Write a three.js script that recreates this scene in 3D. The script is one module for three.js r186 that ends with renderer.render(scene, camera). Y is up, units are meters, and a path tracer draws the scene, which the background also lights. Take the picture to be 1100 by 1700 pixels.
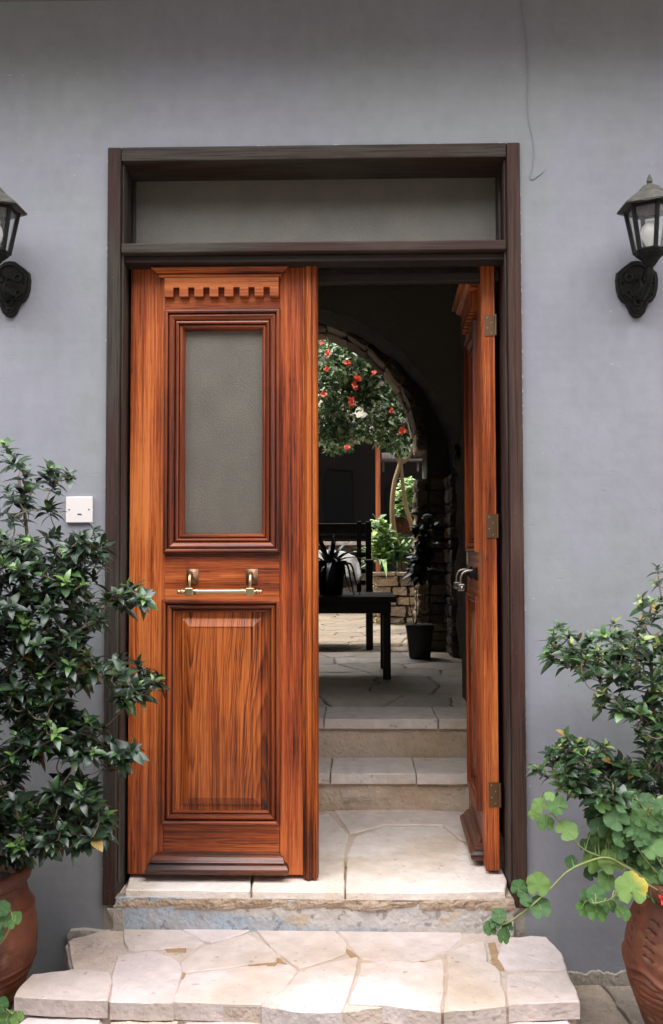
import * as THREE from 'three';
import { mergeGeometries } from 'three/addons/utils/BufferGeometryUtils.js';
import { RoundedBoxGeometry } from 'three/addons/geometries/RoundedBoxGeometry.js';

// ---------------------------------------------------------------- camera, sky, sun, exposure
const scene = new THREE.Scene();
const FOC = 1540, PW = 1100, PH = 1700;
const camera = new THREE.PerspectiveCamera(2 * Math.atan(PH / 2 / FOC) * 180 / Math.PI, PW / PH, 0.05, 400);
camera.position.set(0, 1.471, 3.2);
camera.rotation.order = 'YXZ';
camera.rotation.set(2.3 * Math.PI / 180, 1.3 * Math.PI / 180, -0.12 * Math.PI / 180);
camera.updateMatrixWorld(true);

const renderer = new THREE.WebGLRenderer({ antialias: true });
renderer.toneMapping = THREE.LinearToneMapping;
renderer.toneMappingExposure = 4.3;
renderer.shadowMap.enabled = true;

const SUN_DIR = new THREE.Vector3(-0.42, 0.87, -0.16).normalize();
{
  const w = 256, h = 128, d = new Float32Array(w * h * 4);
  for (let j = 0; j < h; j++) for (let i = 0; i < w; i++) {
    const el = ((j + 0.5) / h - 0.5) * Math.PI, az = ((i + 0.5) / w - 0.5) * 2 * Math.PI;
    const s = Math.max(0, Math.sin(el));
    const v = new THREE.Vector3(Math.cos(el) * Math.cos(az), Math.sin(el), Math.cos(el) * Math.sin(az));
    const g = Math.pow(Math.max(0, v.dot(SUN_DIR)), 6);
    const L = (0.55 + 1.6 * s) * 0.95 + 0.6 * g;
    const k = (j * w + i) * 4;
    d[k] = L * 1.0; d[k + 1] = L * 1.0; d[k + 2] = L * 1.03; d[k + 3] = 1;
  }
  const t = new THREE.DataTexture(d, w, h, THREE.RGBAFormat, THREE.FloatType);
  t.mapping = THREE.EquirectangularReflectionMapping; t.magFilter = THREE.LinearFilter; t.needsUpdate = true;
  scene.background = t; scene.environment = t;
}
const sun = new THREE.DirectionalLight(new THREE.Color(1, 0.93, 0.82), 1.5);
sun.position.copy(SUN_DIR).multiplyScalar(30); sun.target.position.set(0, 0, -6);
sun.position.add(sun.target.position);
sun.castShadow = true; sun.shadow.radius = 20; sun.shadow.mapSize.set(2048, 2048);
Object.assign(sun.shadow.camera, { left: -14, right: 14, top: 14, bottom: -14, near: 1, far: 70 });
scene.add(sun, sun.target);

// ---------------------------------------------------------------- helpers
function rng(seed) { let a = seed >>> 0; return () => { a = (a + 0x6D2B79F5) | 0; let t = Math.imul(a ^ (a >>> 15), 1 | a); t = (t + Math.imul(t ^ (t >>> 7), 61 | t)) ^ t; return ((t ^ (t >>> 14)) >>> 0) / 4294967296; }; }
function hash(x, y, s) { let h = Math.imul(x, 374761393) + Math.imul(y, 668265263) + Math.imul(s, 2147483647 ^ 0x5bd1e995); h = Math.imul(h ^ (h >>> 13), 1274126177); return ((h ^ (h >>> 16)) >>> 0) / 4294967296; }
function noise(x, y, s = 1) {
  const xi = Math.floor(x), yi = Math.floor(y), fx = x - xi, fy = y - yi, u = fx * fx * (3 - 2 * fx), v = fy * fy * (3 - 2 * fy);
  const a = hash(xi, yi, s), b = hash(xi + 1, yi, s), c = hash(xi, yi + 1, s), e = hash(xi + 1, yi + 1, s);
  return a + (b - a) * u + (c - a) * v + (a - b - c + e) * u * v;
}
function fbm(x, y, o, s = 1) { let t = 0, a = 0.5, n = 0; for (let i = 0; i < o; i++) { t += a * noise(x, y, s + i * 17); n += a; a *= 0.5; x *= 2.03; y *= 2.03; } return t / n; }
const clamp = (x, a = 0, b = 1) => Math.min(b, Math.max(a, x));
const sst = (a, b, x) => { const t = clamp((x - a) / (b - a)); return t * t * (3 - 2 * t); };
const mix3 = (a, b, t) => [a[0] + (b[0] - a[0]) * t, a[1] + (b[1] - a[1]) * t, a[2] + (b[2] - a[2]) * t];
const enc = (c) => { c = clamp(c); return Math.round(255 * (c <= 0.0031308 ? c * 12.92 : 1.055 * Math.pow(c, 1 / 2.4) - 0.055)); };
// fn(u metres, v metres) -> linear [r,g,b] (srgb) or a height 0..1; the texture spans mw x mh metres and repeats mirrored
function tex(w, h, mw, mh, srgb, fn) {
  const d = new Uint8Array(w * h * 4);
  for (let j = 0; j < h; j++) for (let i = 0; i < w; i++) {
    const c = fn((i + 0.5) / w * mw, (j + 0.5) / h * mh), k = (j * w + i) * 4;
    if (srgb) { d[k] = enc(c[0]); d[k + 1] = enc(c[1]); d[k + 2] = enc(c[2]); } else d[k] = d[k + 1] = d[k + 2] = Math.round(255 * clamp(c));
    d[k + 3] = 255;
  }
  const t = new THREE.DataTexture(d, w, h, THREE.RGBAFormat);
  t.wrapS = t.wrapT = THREE.MirroredRepeatWrapping; t.magFilter = THREE.LinearFilter; t.minFilter = THREE.LinearFilter;
  if (srgb) t.colorSpace = THREE.SRGBColorSpace;
  t.repeat.set(1 / mw, 1 / mh); t.needsUpdate = true;
  return t;
}
const used = {};
const numbered = (n) => { const k = used[n] ?? 0; used[n] = k + 1; return k ? `${n}_${String(k).padStart(3, '0')}` : n; };
function tag(o, label, category, group) { o.userData.label = label; if (category) o.userData.category = category; if (group) o.userData.group = group; return o; }
function thing(name, label, category, pos = [0, 0, 0], group) { const o = new THREE.Group(); o.name = numbered(name); o.position.set(...pos); scene.add(o); return tag(o, label, category, group); }
function part(name, geo, mat, parent) { const m = new THREE.Mesh(geo, mat); m.name = name; m.castShadow = m.receiveShadow = true; parent.add(m); return m; }
function struct(name, geo, mat) { const m = part(numbered(name), geo, mat, scene); m.userData.kind = 'structure'; return m; }
// the point of the picture's pixel on the plane z or y
function ray(px, py) { const t = Math.tan(camera.fov * Math.PI / 360); return new THREE.Vector3((px / PW * 2 - 1) * t * PW / PH, (1 - py / PH * 2) * t, -1).applyQuaternion(camera.quaternion); }
function W(px, py, z) { const r = ray(px, py); return r.multiplyScalar((z - camera.position.z) / r.z).add(camera.position); }
function Wy(px, py, y) { const r = ray(px, py); return r.multiplyScalar((y - camera.position.y) / r.y).add(camera.position); }

class GB { // quads and triangles with uv in metres
  constructor() { this.p = []; this.u = []; }
  tri(a, b, c, ua, ub, uc) { this.p.push(...a, ...b, ...c); this.u.push(...ua, ...ub, ...uc); }
  quad(a, b, c, d, ua, ub, uc, ud) { this.tri(a, b, c, ua, ub, uc); this.tri(a, c, d, ua, uc, ud); }
  build() { const g = new THREE.BufferGeometry(); g.setAttribute('position', new THREE.Float32BufferAttribute(this.p, 3)); g.setAttribute('uv', new THREE.Float32BufferAttribute(this.u, 2)); g.computeVertexNormals(); return g; }
}
// planar uv in metres by each face's direction; grain is the axis that runs along v
function uvBox(g, grain = 'y', ou = 0, ov = 0) {
  g = g.index ? g.toNonIndexed() : g;
  const p = g.attributes.position, n = p.count, uv = new Float32Array(n * 2), A = new THREE.Vector3(), B = new THREE.Vector3(), C = new THREE.Vector3();
  for (let i = 0; i < n; i += 3) {
    A.fromBufferAttribute(p, i); B.fromBufferAttribute(p, i + 1); C.fromBufferAttribute(p, i + 2);
    const nn = B.clone().sub(A).cross(C.clone().sub(A)), ax = [Math.abs(nn.x), Math.abs(nn.y), Math.abs(nn.z)];
    const dom = ax.indexOf(Math.max(...ax)); let [a, b] = [['z', 'y'], ['x', 'z'], ['x', 'y']][dom];
    if (grain === a) [a, b] = [b, a];
    [A, B, C].forEach((v, k) => { uv[(i + k) * 2] = v[a] + ou; uv[(i + k) * 2 + 1] = v[b] + ov; });
  }
  g.setAttribute('uv', new THREE.BufferAttribute(uv, 2));
  return g;
}
function uvBoxG(g) { const gr = g.groups.map((x) => ({ ...x })); g = uvBox(g); g.clearGroups(); gr.forEach((x) => g.addGroup(x.start, x.count, x.materialIndex)); return g; }
const R0 = rng(77);
function board(x0, x1, y0, y1, z0, z1, grain = 'y', bev = 0.003) {
  const g = new RoundedBoxGeometry(x1 - x0, y1 - y0, z1 - z0, 2, Math.min(bev, (x1 - x0) * 0.45, (y1 - y0) * 0.45, (z1 - z0) * 0.45));
  g.translate((x0 + x1) / 2, (y0 + y1) / 2, (z0 + z1) / 2);
  // offsets that keep the board's face inside one (unmirrored) tile of the 0.6 x 2.2 m grain
  const across = grain === 'y' ? [x0, x1] : [y0, y1], along = grain === 'y' ? [y0, y1] : grain === 'x' ? [x0, x1] : [z0, z1], fit = (l, m) => Math.max(0, m - l) * R0();
  return uvBox(g, grain, Math.floor(R0() * 4) * 1.2 + fit(across[1] - across[0], 0.6) - across[0], Math.floor(R0() * 3) * 4.4 + fit(along[1] - along[0], 2.2) - along[0]);
}
function plainBox(x0, x1, y0, y1, z0, z1) { const g = new THREE.BoxGeometry(x1 - x0, y1 - y0, z1 - z0); g.translate((x0 + x1) / 2, (y0 + y1) / 2, (z0 + z1) / 2); return uvBox(g); }
function tube(pts, r0, r1 = r0, seg = 24, rad = 7) {
  const c = new THREE.CatmullRomCurve3(pts), g = new THREE.TubeGeometry(c, seg, 1, rad, false), p = g.attributes.position, v = new THREE.Vector3();
  for (let i = 0; i <= seg; i++) { const q = c.getPointAt(i / seg), r = r0 + (r1 - r0) * i / seg; for (let j = 0; j <= rad; j++) { const k = i * (rad + 1) + j; v.fromBufferAttribute(p, k).sub(q).multiplyScalar(r).add(q); p.setXYZ(k, v.x, v.y, v.z); } }
  return g;
}
const V = (x, y, z) => new THREE.Vector3(x, y, z);
function strip(g) { g = g.index ? g.toNonIndexed() : g; for (const k of Object.keys(g.attributes)) if (!['position', 'normal', 'uv', 'color'].includes(k)) g.deleteAttribute(k); return g; }
const merge = (gs) => mergeGeometries(gs.map(strip));

// ---------------------------------------------------------------- materials
function woodFn(seed, light, mid, dark, figure, sp, ringK, gain) {
  return (u, v) => {
    const plank = 0.15, bi = Math.floor(u / plank), h1 = hash(bi, 3, seed), h2 = hash(bi, 9, seed);
    const lu = u - (bi + 0.5) * plank + (h1 - 0.5) * plank * 0.9;
    const wob = (fbm(u * 7, v * 1.6 + h2 * 30, 3, seed) - 0.5) * 0.045;
    const depth = (figure * (0.015 + 0.09 * noise(v * 0.9 + h1 * 40, bi, seed + 5)) + 0.004);
    const r = Math.sqrt((lu + wob) ** 2 + depth * depth) + (fbm(u * 60, v * 3, 3, seed + 9) - 0.5) * 0.006;
    const ph = r / sp + 1.6 * noise(r * 90, h1 * 9, seed + 2), f = ph - Math.floor(ph);
    let ring = Math.pow(f, 1.6) * (1 - sst(0.8, 1, f));
    ring *= 0.45 + 0.75 * noise(u * 20, v * 2.5, seed + 40);
    const fib = fbm(u * 700, v * 9, 2, seed + 21), fine = noise(u * 1500, v * 24, seed + 22);
    const streak = fbm(u * 170, v * 2.4, 3, seed + 51), broad = fbm(u * 60, v * 1.1, 2, seed + 57);
    const pore = sst(0.74, 0.9, noise(u * 1000, v * 28, seed + 23)) * (0.35 + 0.65 * ring);
    const stain = fbm(u * 4.5, v * 1.5, 4, seed + 31);
    let t = clamp(ring * ringK + (streak - 0.5) * 0.62 + (broad - 0.5) * 0.55 + (fib - 0.5) * 0.6 + (fine - 0.5) * 0.3 + pore * 0.4 + (stain - 0.5) * 1.3 + gain);
    return t < 0.5 ? mix3(light, mid, t * 2) : mix3(mid, dark, (t - 0.5) * 2);
  };
}
const WL = [0.68, 0.2, 0.05], WM = [0.34, 0.064, 0.012], WD = [0.035, 0.008, 0.004];
const woodA = tex(1024, 2048, 0.6, 2.2, true, woodFn(11, WL, WM, WD, 0.25, 0.0034, 0.3, 0.33));
const woodB = tex(1024, 1536, 0.6, 1.6, true, woodFn(53, [0.5, 0.13, 0.024], [0.2, 0.038, 0.007], [0.02, 0.006, 0.0035], 1.1, 0.0065, 0.75, 0.3));
const woodBump = tex(1024, 1024, 0.35, 0.9, false, (u, v) => 0.5 + 0.6 * (fbm(u * 800, v * 10, 2, 5) - 0.5) - 0.4 * sst(0.72, 0.9, noise(u * 900, v * 25, 8)));
const M = {};
const varnish = { roughness: 0.5, specularIntensity: 0.45, clearcoat: 0.3, clearcoatRoughness: 0.24, bumpMap: woodBump, bumpScale: 0.0007 };
M.stile = new THREE.MeshPhysicalMaterial({ map: woodA, ...varnish });
M.stileDark = new THREE.MeshPhysicalMaterial({ map: woodA, color: new THREE.Color(0.86, 0.76, 0.74), ...varnish });
M.rail = new THREE.MeshPhysicalMaterial({ map: woodA, color: new THREE.Color(0.86, 0.84, 0.84), ...varnish });
M.panel = new THREE.MeshPhysicalMaterial({ map: woodB, ...varnish });
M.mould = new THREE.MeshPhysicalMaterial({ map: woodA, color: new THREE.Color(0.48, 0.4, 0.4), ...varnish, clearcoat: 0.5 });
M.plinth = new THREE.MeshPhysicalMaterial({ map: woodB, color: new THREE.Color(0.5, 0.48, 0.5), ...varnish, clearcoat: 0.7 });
const frameMap = tex(512, 2048, 0.6, 2.7, true, (u, v) => {
  const fib = fbm(u * 420, v * 7, 3, 61), st = fbm(u * 9, v * 2.6, 4, 62), rd = 0.8 * sst(0.5, 0.72, fbm(u * 5 + 4, v * 1.6, 3, 63));
  let c = mix3([0.095, 0.08, 0.066], [0.08, 0.03, 0.022], rd);
  c = mix3(c, [0.025, 0.015, 0.012], sst(0.35, 0.75, fib) * 0.75);
  c = mix3(c, [0.16, 0.145, 0.12], sst(0.56, 0.8, st) * 0.3 * (0.4 + fib));
  return mix3(c, [0.2, 0.16, 0.13], sst(0.9, 0.95, noise(u * 260, v * 120, 64)) * 0.35);
});
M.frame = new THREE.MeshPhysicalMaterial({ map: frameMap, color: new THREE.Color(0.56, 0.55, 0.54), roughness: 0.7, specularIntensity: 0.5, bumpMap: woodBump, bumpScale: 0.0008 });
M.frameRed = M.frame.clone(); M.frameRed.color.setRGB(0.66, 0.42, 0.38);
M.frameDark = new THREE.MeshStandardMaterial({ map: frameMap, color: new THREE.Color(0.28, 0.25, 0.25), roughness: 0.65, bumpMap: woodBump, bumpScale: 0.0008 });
M.brass = new THREE.MeshStandardMaterial({ color: new THREE.Color(0.56, 0.43, 0.25), metalness: 1, roughness: 0.3 });
M.brassDark = new THREE.MeshStandardMaterial({ color: new THREE.Color(0.22, 0.13, 0.075), metalness: 1, roughness: 0.45 });
M.steel = new THREE.MeshStandardMaterial({ color: new THREE.Color(0.33, 0.31, 0.28), metalness: 1, roughness: 0.35 });
const frost = tex(512, 512, 0.25, 0.25, false, (u, v) => fbm(u * 380, v * 380, 3, 90));
const frostCol = tex(512, 512, 0.5, 0.5, true, (u, v) => { const n = 0.8 + 0.28 * (fbm(u * 420, v * 420, 2, 91) - 0.5) + 0.3 * (fbm(u * 11, v * 9, 4, 92) - 0.5); return [n, n, n]; });
M.frost = new THREE.MeshPhysicalMaterial({ color: new THREE.Color(0.23, 0.205, 0.165), map: frostCol, roughness: 0.42, transmission: 0.35, thickness: 0, bumpMap: frost, bumpScale: 0.0012, ior: 1.5 });

// painted plaster
const wallMap = tex(2048, 2048, 2.6, 2.6, true, (u, v) => {
  const m = fbm(u * 1.7, v * 1.7, 5, 100), f = fbm(u * 30, v * 22, 4, 101), b = fbm(u * 6, v * 55, 3, 102), dr = fbm(u * 26, v * 1.4, 3, 103);
  let k = 1 + (m - 0.5) * 0.28 + (f - 0.5) * 0.14 + (b - 0.5) * 0.06 + (dr - 0.5) * 0.04;
  let c = [0.25 * k, 0.252 * k, 0.286 * k];
  c = mix3(c, [0.24 * k, 0.25 * k, 0.262 * k], sst(0.5, 0.66, fbm(u * 2.3 + 9, v * 2.3, 3, 104)));
  c = mix3(c, [0.62, 0.6, 0.6], sst(0.975, 0.99, noise(u * 130, v * 130, 105)) * sst(0.7, 0.8, noise(u * 3.6, v * 3.6, 106)));
  c = mix3(c, [0.1, 0.09, 0.09], sst(0.99, 0.998, noise(u * 150, v * 140, 107)) * 0.5);
  return c;
});
const wallBump = tex(1024, 1024, 1.3, 1.3, false, (u, v) => 0.5 + 0.5 * (fbm(u * 9, v * 9, 4, 110) - 0.5) + 0.28 * (fbm(u * 70, v * 50, 3, 111) - 0.5) - 0.2 * sst(0.93, 0.97, noise(u * 60, v * 60, 112)));
M.wall = new THREE.MeshStandardMaterial({ map: wallMap, roughness: 0.78, bumpMap: wallBump, bumpScale: 0.0022 });
M.upper = new THREE.MeshStandardMaterial({ color: new THREE.Color(0.16, 0.155, 0.15), roughness: 0.9, bumpMap: wallBump, bumpScale: 0.006 });
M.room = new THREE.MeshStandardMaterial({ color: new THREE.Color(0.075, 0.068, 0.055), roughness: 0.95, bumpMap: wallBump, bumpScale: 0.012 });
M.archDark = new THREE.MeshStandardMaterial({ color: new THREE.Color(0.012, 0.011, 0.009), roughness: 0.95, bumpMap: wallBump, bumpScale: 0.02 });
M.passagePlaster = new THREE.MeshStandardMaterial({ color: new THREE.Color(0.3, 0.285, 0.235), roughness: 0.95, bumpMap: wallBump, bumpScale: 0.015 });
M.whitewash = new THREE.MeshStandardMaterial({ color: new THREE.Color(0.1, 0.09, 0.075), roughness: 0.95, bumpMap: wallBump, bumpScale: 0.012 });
M.oldPlaster = new THREE.MeshStandardMaterial({ color: new THREE.Color(0.36, 0.32, 0.27), roughness: 0.95, bumpMap: wallBump, bumpScale: 0.02 });
M.chip = new THREE.MeshStandardMaterial({ color: new THREE.Color(0.42, 0.39, 0.39), roughness: 0.95 });

// pale limestone
const stoneMap = tex(1024, 1024, 1.3, 1.3, true, (u, v) => {
  const a = fbm(u * 4, v * 4, 5, 200), b = fbm(u * 26, v * 26, 4, 201), w = fbm(u * 9 + 2 * a, v * 3, 4, 202);
  let c = mix3([0.76, 0.69, 0.665], [0.66, 0.56, 0.47], sst(0.48, 0.78, a)).map((x) => x * 0.93);
  c = mix3(c, [0.5, 0.46, 0.42], sst(0.6, 0.82, w) * 0.4);
  const k = 1 + (b - 0.5) * 0.3; c = [c[0] * k, c[1] * k, c[2] * k];
  return mix3(c, [0.16, 0.12, 0.09], sst(0.74, 0.84, fbm(u * 32, v * 32, 5, 203)) * 0.4);
});
const stoneBump = tex(1024, 1024, 0.9, 0.9, false, (u, v) => 0.5 + 0.7 * (fbm(u * 11, v * 11, 5, 210) - 0.5) + 0.25 * (fbm(u * 90, v * 90, 2, 211) - 0.5));
const stone = (r, g, b, bs = 0.008, rough = 0.8) => new THREE.MeshStandardMaterial({ map: stoneMap, color: new THREE.Color(r, g, b), roughness: rough, bumpMap: stoneBump, bumpScale: bs });
M.flag = [stone(0.8, 0.75, 0.74), stone(0.78, 0.72, 0.69), stone(0.82, 0.77, 0.76), stone(0.76, 0.7, 0.65)];
M.inner = [stone(1.12, 1.08, 1.0), stone(1.06, 1, 0.92), stone(1.12, 1.1, 1.04), stone(1.08, 1.04, 0.95)];
M.flagSide = stone(0.8, 0.72, 0.6, 0.02);
M.mortar = new THREE.MeshStandardMaterial({ map: stoneMap, color: new THREE.Color(0.92, 0.82, 0.66), roughness: 0.95, bumpMap: stoneBump, bumpScale: 0.02 });
M.paleMortar = new THREE.MeshStandardMaterial({ map: stoneMap, color: new THREE.Color(0.7, 0.62, 0.54), roughness: 0.95, bumpMap: stoneBump, bumpScale: 0.015 });
M.joint = new THREE.MeshStandardMaterial({ map: stoneMap, color: new THREE.Color(0.6, 0.5, 0.38), roughness: 0.95, bumpMap: stoneBump, bumpScale: 0.03 });
M.tan = stone(0.48, 0.34, 0.2, 0.02);
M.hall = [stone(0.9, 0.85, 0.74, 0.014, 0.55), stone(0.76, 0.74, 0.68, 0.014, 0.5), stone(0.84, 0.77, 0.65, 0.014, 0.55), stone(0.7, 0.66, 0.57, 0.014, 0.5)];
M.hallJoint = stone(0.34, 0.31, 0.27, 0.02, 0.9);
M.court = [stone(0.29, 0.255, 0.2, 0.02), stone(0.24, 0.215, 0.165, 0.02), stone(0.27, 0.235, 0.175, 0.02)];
M.rubble = [stone(0.58, 0.5, 0.38, 0.03, 0.9), stone(0.46, 0.41, 0.33, 0.03, 0.9), stone(0.66, 0.55, 0.38, 0.03, 0.9), stone(0.38, 0.34, 0.29, 0.03, 0.9)];
M.pave = [stone(0.5, 0.44, 0.35, 0.03, 0.9), stone(0.4, 0.36, 0.3, 0.03, 0.9), stone(0.55, 0.47, 0.36, 0.03, 0.9)];
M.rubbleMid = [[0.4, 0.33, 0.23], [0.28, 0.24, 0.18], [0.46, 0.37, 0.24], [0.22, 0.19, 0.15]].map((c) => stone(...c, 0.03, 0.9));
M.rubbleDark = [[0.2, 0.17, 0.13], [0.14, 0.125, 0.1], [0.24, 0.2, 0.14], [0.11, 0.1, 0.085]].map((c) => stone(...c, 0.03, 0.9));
M.rubbleJoint = stone(0.16, 0.14, 0.11, 0.03, 0.95);
M.riser = new THREE.MeshStandardMaterial({
  roughness: 0.9, bumpMap: stoneBump, bumpScale: 0.012, map: tex(1024, 256, 1.5, 0.2, true, (u, v) => {
    const b = sst(0.4, 0.6, fbm(u * 2.6 + 3, v * 9, 5, 220) + 0.16 * (1 - u / 0.8)), k = 1 + (fbm(u * 40, v * 40, 3, 222) - 0.5) * 0.3, s = sst(0.42, 0.62, fbm(u * 24, v * 30, 4, 224));
    let c = mix3([0.52, 0.48, 0.45], mix3([0.25, 0.32, 0.4], [0.44, 0.47, 0.5], s * 0.8), b * (0.25 + 0.75 * s + 0.2));
    c = mix3(c, [0.5, 0.38, 0.25], sst(0.62, 0.75, fbm(u * 8, v * 20, 4, 226)) * 0.7);
    c = mix3(c, [0.12, 0.11, 0.1], sst(0.66, 0.76, fbm(u * 45, v * 45, 4, 227)) * 0.5);
    return [c[0] * k, c[1] * k, c[2] * k];
  })
});
M.dirt = new THREE.MeshStandardMaterial({ roughness: 0.95, bumpMap: stoneBump, bumpScale: 0.02, map: tex(1024, 1024, 1.6, 1.6, true, (u, v) => {
  let c = mix3([0.2, 0.175, 0.145], [0.1, 0.09, 0.08], sst(0.35, 0.65, fbm(u * 7, v * 7, 5, 230)));
  c = mix3(c, [0.36, 0.32, 0.27], sst(0.55, 0.75, fbm(u * 17, v * 17, 4, 231)) * 0.8);
  return mix3(c, [0.05, 0.045, 0.04], sst(0.82, 0.9, noise(u * 60, v * 60, 232)) * 0.7);
}) });
M.iron = new THREE.MeshPhysicalMaterial({ color: new THREE.Color(0.007, 0.007, 0.006), roughness: 0.42, specularIntensity: 0.35, bumpMap: wallBump, bumpScale: 0.004 });
M.ironDusty = new THREE.MeshStandardMaterial({ color: new THREE.Color(0.11, 0.105, 0.09), roughness: 0.6, metalness: 0.3, bumpMap: wallBump, bumpScale: 0.006,
  map: tex(256, 256, 0.25, 0.25, true, (u, v) => { const n = 0.35 + 0.9 * fbm(u * 60, v * 40, 4, 240); return [n, n, n * 0.95]; }) });
M.lampGlass = new THREE.MeshPhysicalMaterial({ color: new THREE.Color(0.92, 0.93, 0.92), transmission: 0.95, thickness: 0, roughness: 0.16, ior: 1.5, bumpMap: frost, bumpScale: 0.0008 });
M.bulb = new THREE.MeshStandardMaterial({ color: new THREE.Color(0.78, 0.76, 0.72), roughness: 0.35 });
M.whitePlastic = new THREE.MeshPhysicalMaterial({ color: new THREE.Color(0.72, 0.66, 0.64), roughness: 0.35 });
M.slot = new THREE.MeshStandardMaterial({ color: new THREE.Color(0.06, 0.055, 0.05), roughness: 0.6 });
M.wire = new THREE.MeshStandardMaterial({ color: new THREE.Color(0.25, 0.25, 0.27), roughness: 0.6 });
const clayMap = tex(1024, 512, 1.6, 0.8, true, (u, v) => {
  const a = fbm(u * 6, v * 9, 5, 250), b = fbm(u * 55, v * 55, 3, 251), d = fbm(u * 14, v * 20, 4, 252);
  let c = mix3([0.14, 0.038, 0.014], [0.075, 0.02, 0.009], sst(0.35, 0.7, a));
  const k = 1 + (b - 0.5) * 0.4; c = [c[0] * k, c[1] * k, c[2] * k];
  return mix3(c, [0.26, 0.13, 0.07], sst(0.62, 0.78, d) * 0.45);
});
M.clay = new THREE.MeshStandardMaterial({ map: clayMap, roughness: 0.62, bumpMap: stoneBump, bumpScale: 0.006 });
M.soil = new THREE.MeshStandardMaterial({ color: new THREE.Color(0.03, 0.022, 0.016), roughness: 1, bumpMap: stoneBump, bumpScale: 0.04 });
M.stem = new THREE.MeshStandardMaterial({ color: new THREE.Color(0.16, 0.12, 0.085), roughness: 0.85 });
M.greenStem = new THREE.MeshStandardMaterial({ color: new THREE.Color(0.2, 0.24, 0.08), roughness: 0.6 });
M.bark = new THREE.MeshStandardMaterial({ color: new THREE.Color(0.36, 0.25, 0.13), roughness: 0.85, bumpMap: stoneBump, bumpScale: 0.02 });
M.leaf = new THREE.MeshPhysicalMaterial({ vertexColors: true, roughness: 0.36, clearcoat: 0.3, clearcoatRoughness: 0.25, transmission: 0.1, thickness: 0 });
M.softLeaf = new THREE.MeshPhysicalMaterial({ vertexColors: true, roughness: 0.7, transmission: 0.3, thickness: 0 });
M.vineLeaf = new THREE.MeshPhysicalMaterial({ vertexColors: true, roughness: 0.75, transmission: 0.45, thickness: 0 });
M.petal = new THREE.MeshPhysicalMaterial({ vertexColors: true, roughness: 0.8, transmission: 0.3, thickness: 0 });
M.darkWood = new THREE.MeshPhysicalMaterial({ color: new THREE.Color(0.014, 0.012, 0.011), roughness: 0.5, specularIntensity: 0.5 });
M.blackPlastic = new THREE.MeshStandardMaterial({ color: new THREE.Color(0.012, 0.012, 0.013), roughness: 0.5 });
M.cloth = new THREE.MeshPhysicalMaterial({ color: new THREE.Color(0.36, 0.355, 0.35), roughness: 0.95, sheen: 0.3, bumpMap: wallBump, bumpScale: 0.01 });
M.awning = new THREE.MeshPhysicalMaterial({ color: new THREE.Color(0.62, 0.56, 0.45), roughness: 0.95, transmission: 0.25, thickness: 0 });
M.postWood = new THREE.MeshStandardMaterial({ map: woodA, color: new THREE.Color(0.8, 0.8, 0.9), roughness: 0.7 });
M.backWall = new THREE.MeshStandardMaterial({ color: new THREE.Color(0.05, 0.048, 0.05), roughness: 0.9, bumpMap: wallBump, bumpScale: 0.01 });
M.blueDoor = new THREE.MeshStandardMaterial({ color: new THREE.Color(0.006, 0.009, 0.015), roughness: 0.6 });
M.redPot = new THREE.MeshStandardMaterial({ map: clayMap, color: new THREE.Color(0.8, 0.6, 0.6), roughness: 0.8 });
M.porcelain = new THREE.MeshStandardMaterial({ color: new THREE.Color(0.75, 0.75, 0.72), roughness: 0.3 });

// ---------------------------------------------------------------- ground, house
const YP = 0.181, YT = 0.314, YS1 = 0.477, YF = 0.66;          // platform, threshold, first inner step, inner floor
{ const g = new THREE.PlaneGeometry(160, 160, 1, 1); g.rotateX(-Math.PI / 2); uvBox(g); struct('ground', uvBox(g), M.dirt); }

const FX0 = W(183, 262, 0).x, FX1 = W(864, 262, 0).x, FXB0 = W(168, 1500, 0).x, FXB1 = W(872, 1500, 0).x, FY1 = W(520, 243, 0).y, FY0 = W(520, 1503, 0).y;
const OX0 = (FX0 + FXB0) / 2, OX1 = (FX1 + FXB1) / 2;
console.log('frame', FX0, FXB0, FX1, FXB1, FY1, FY0);

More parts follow.
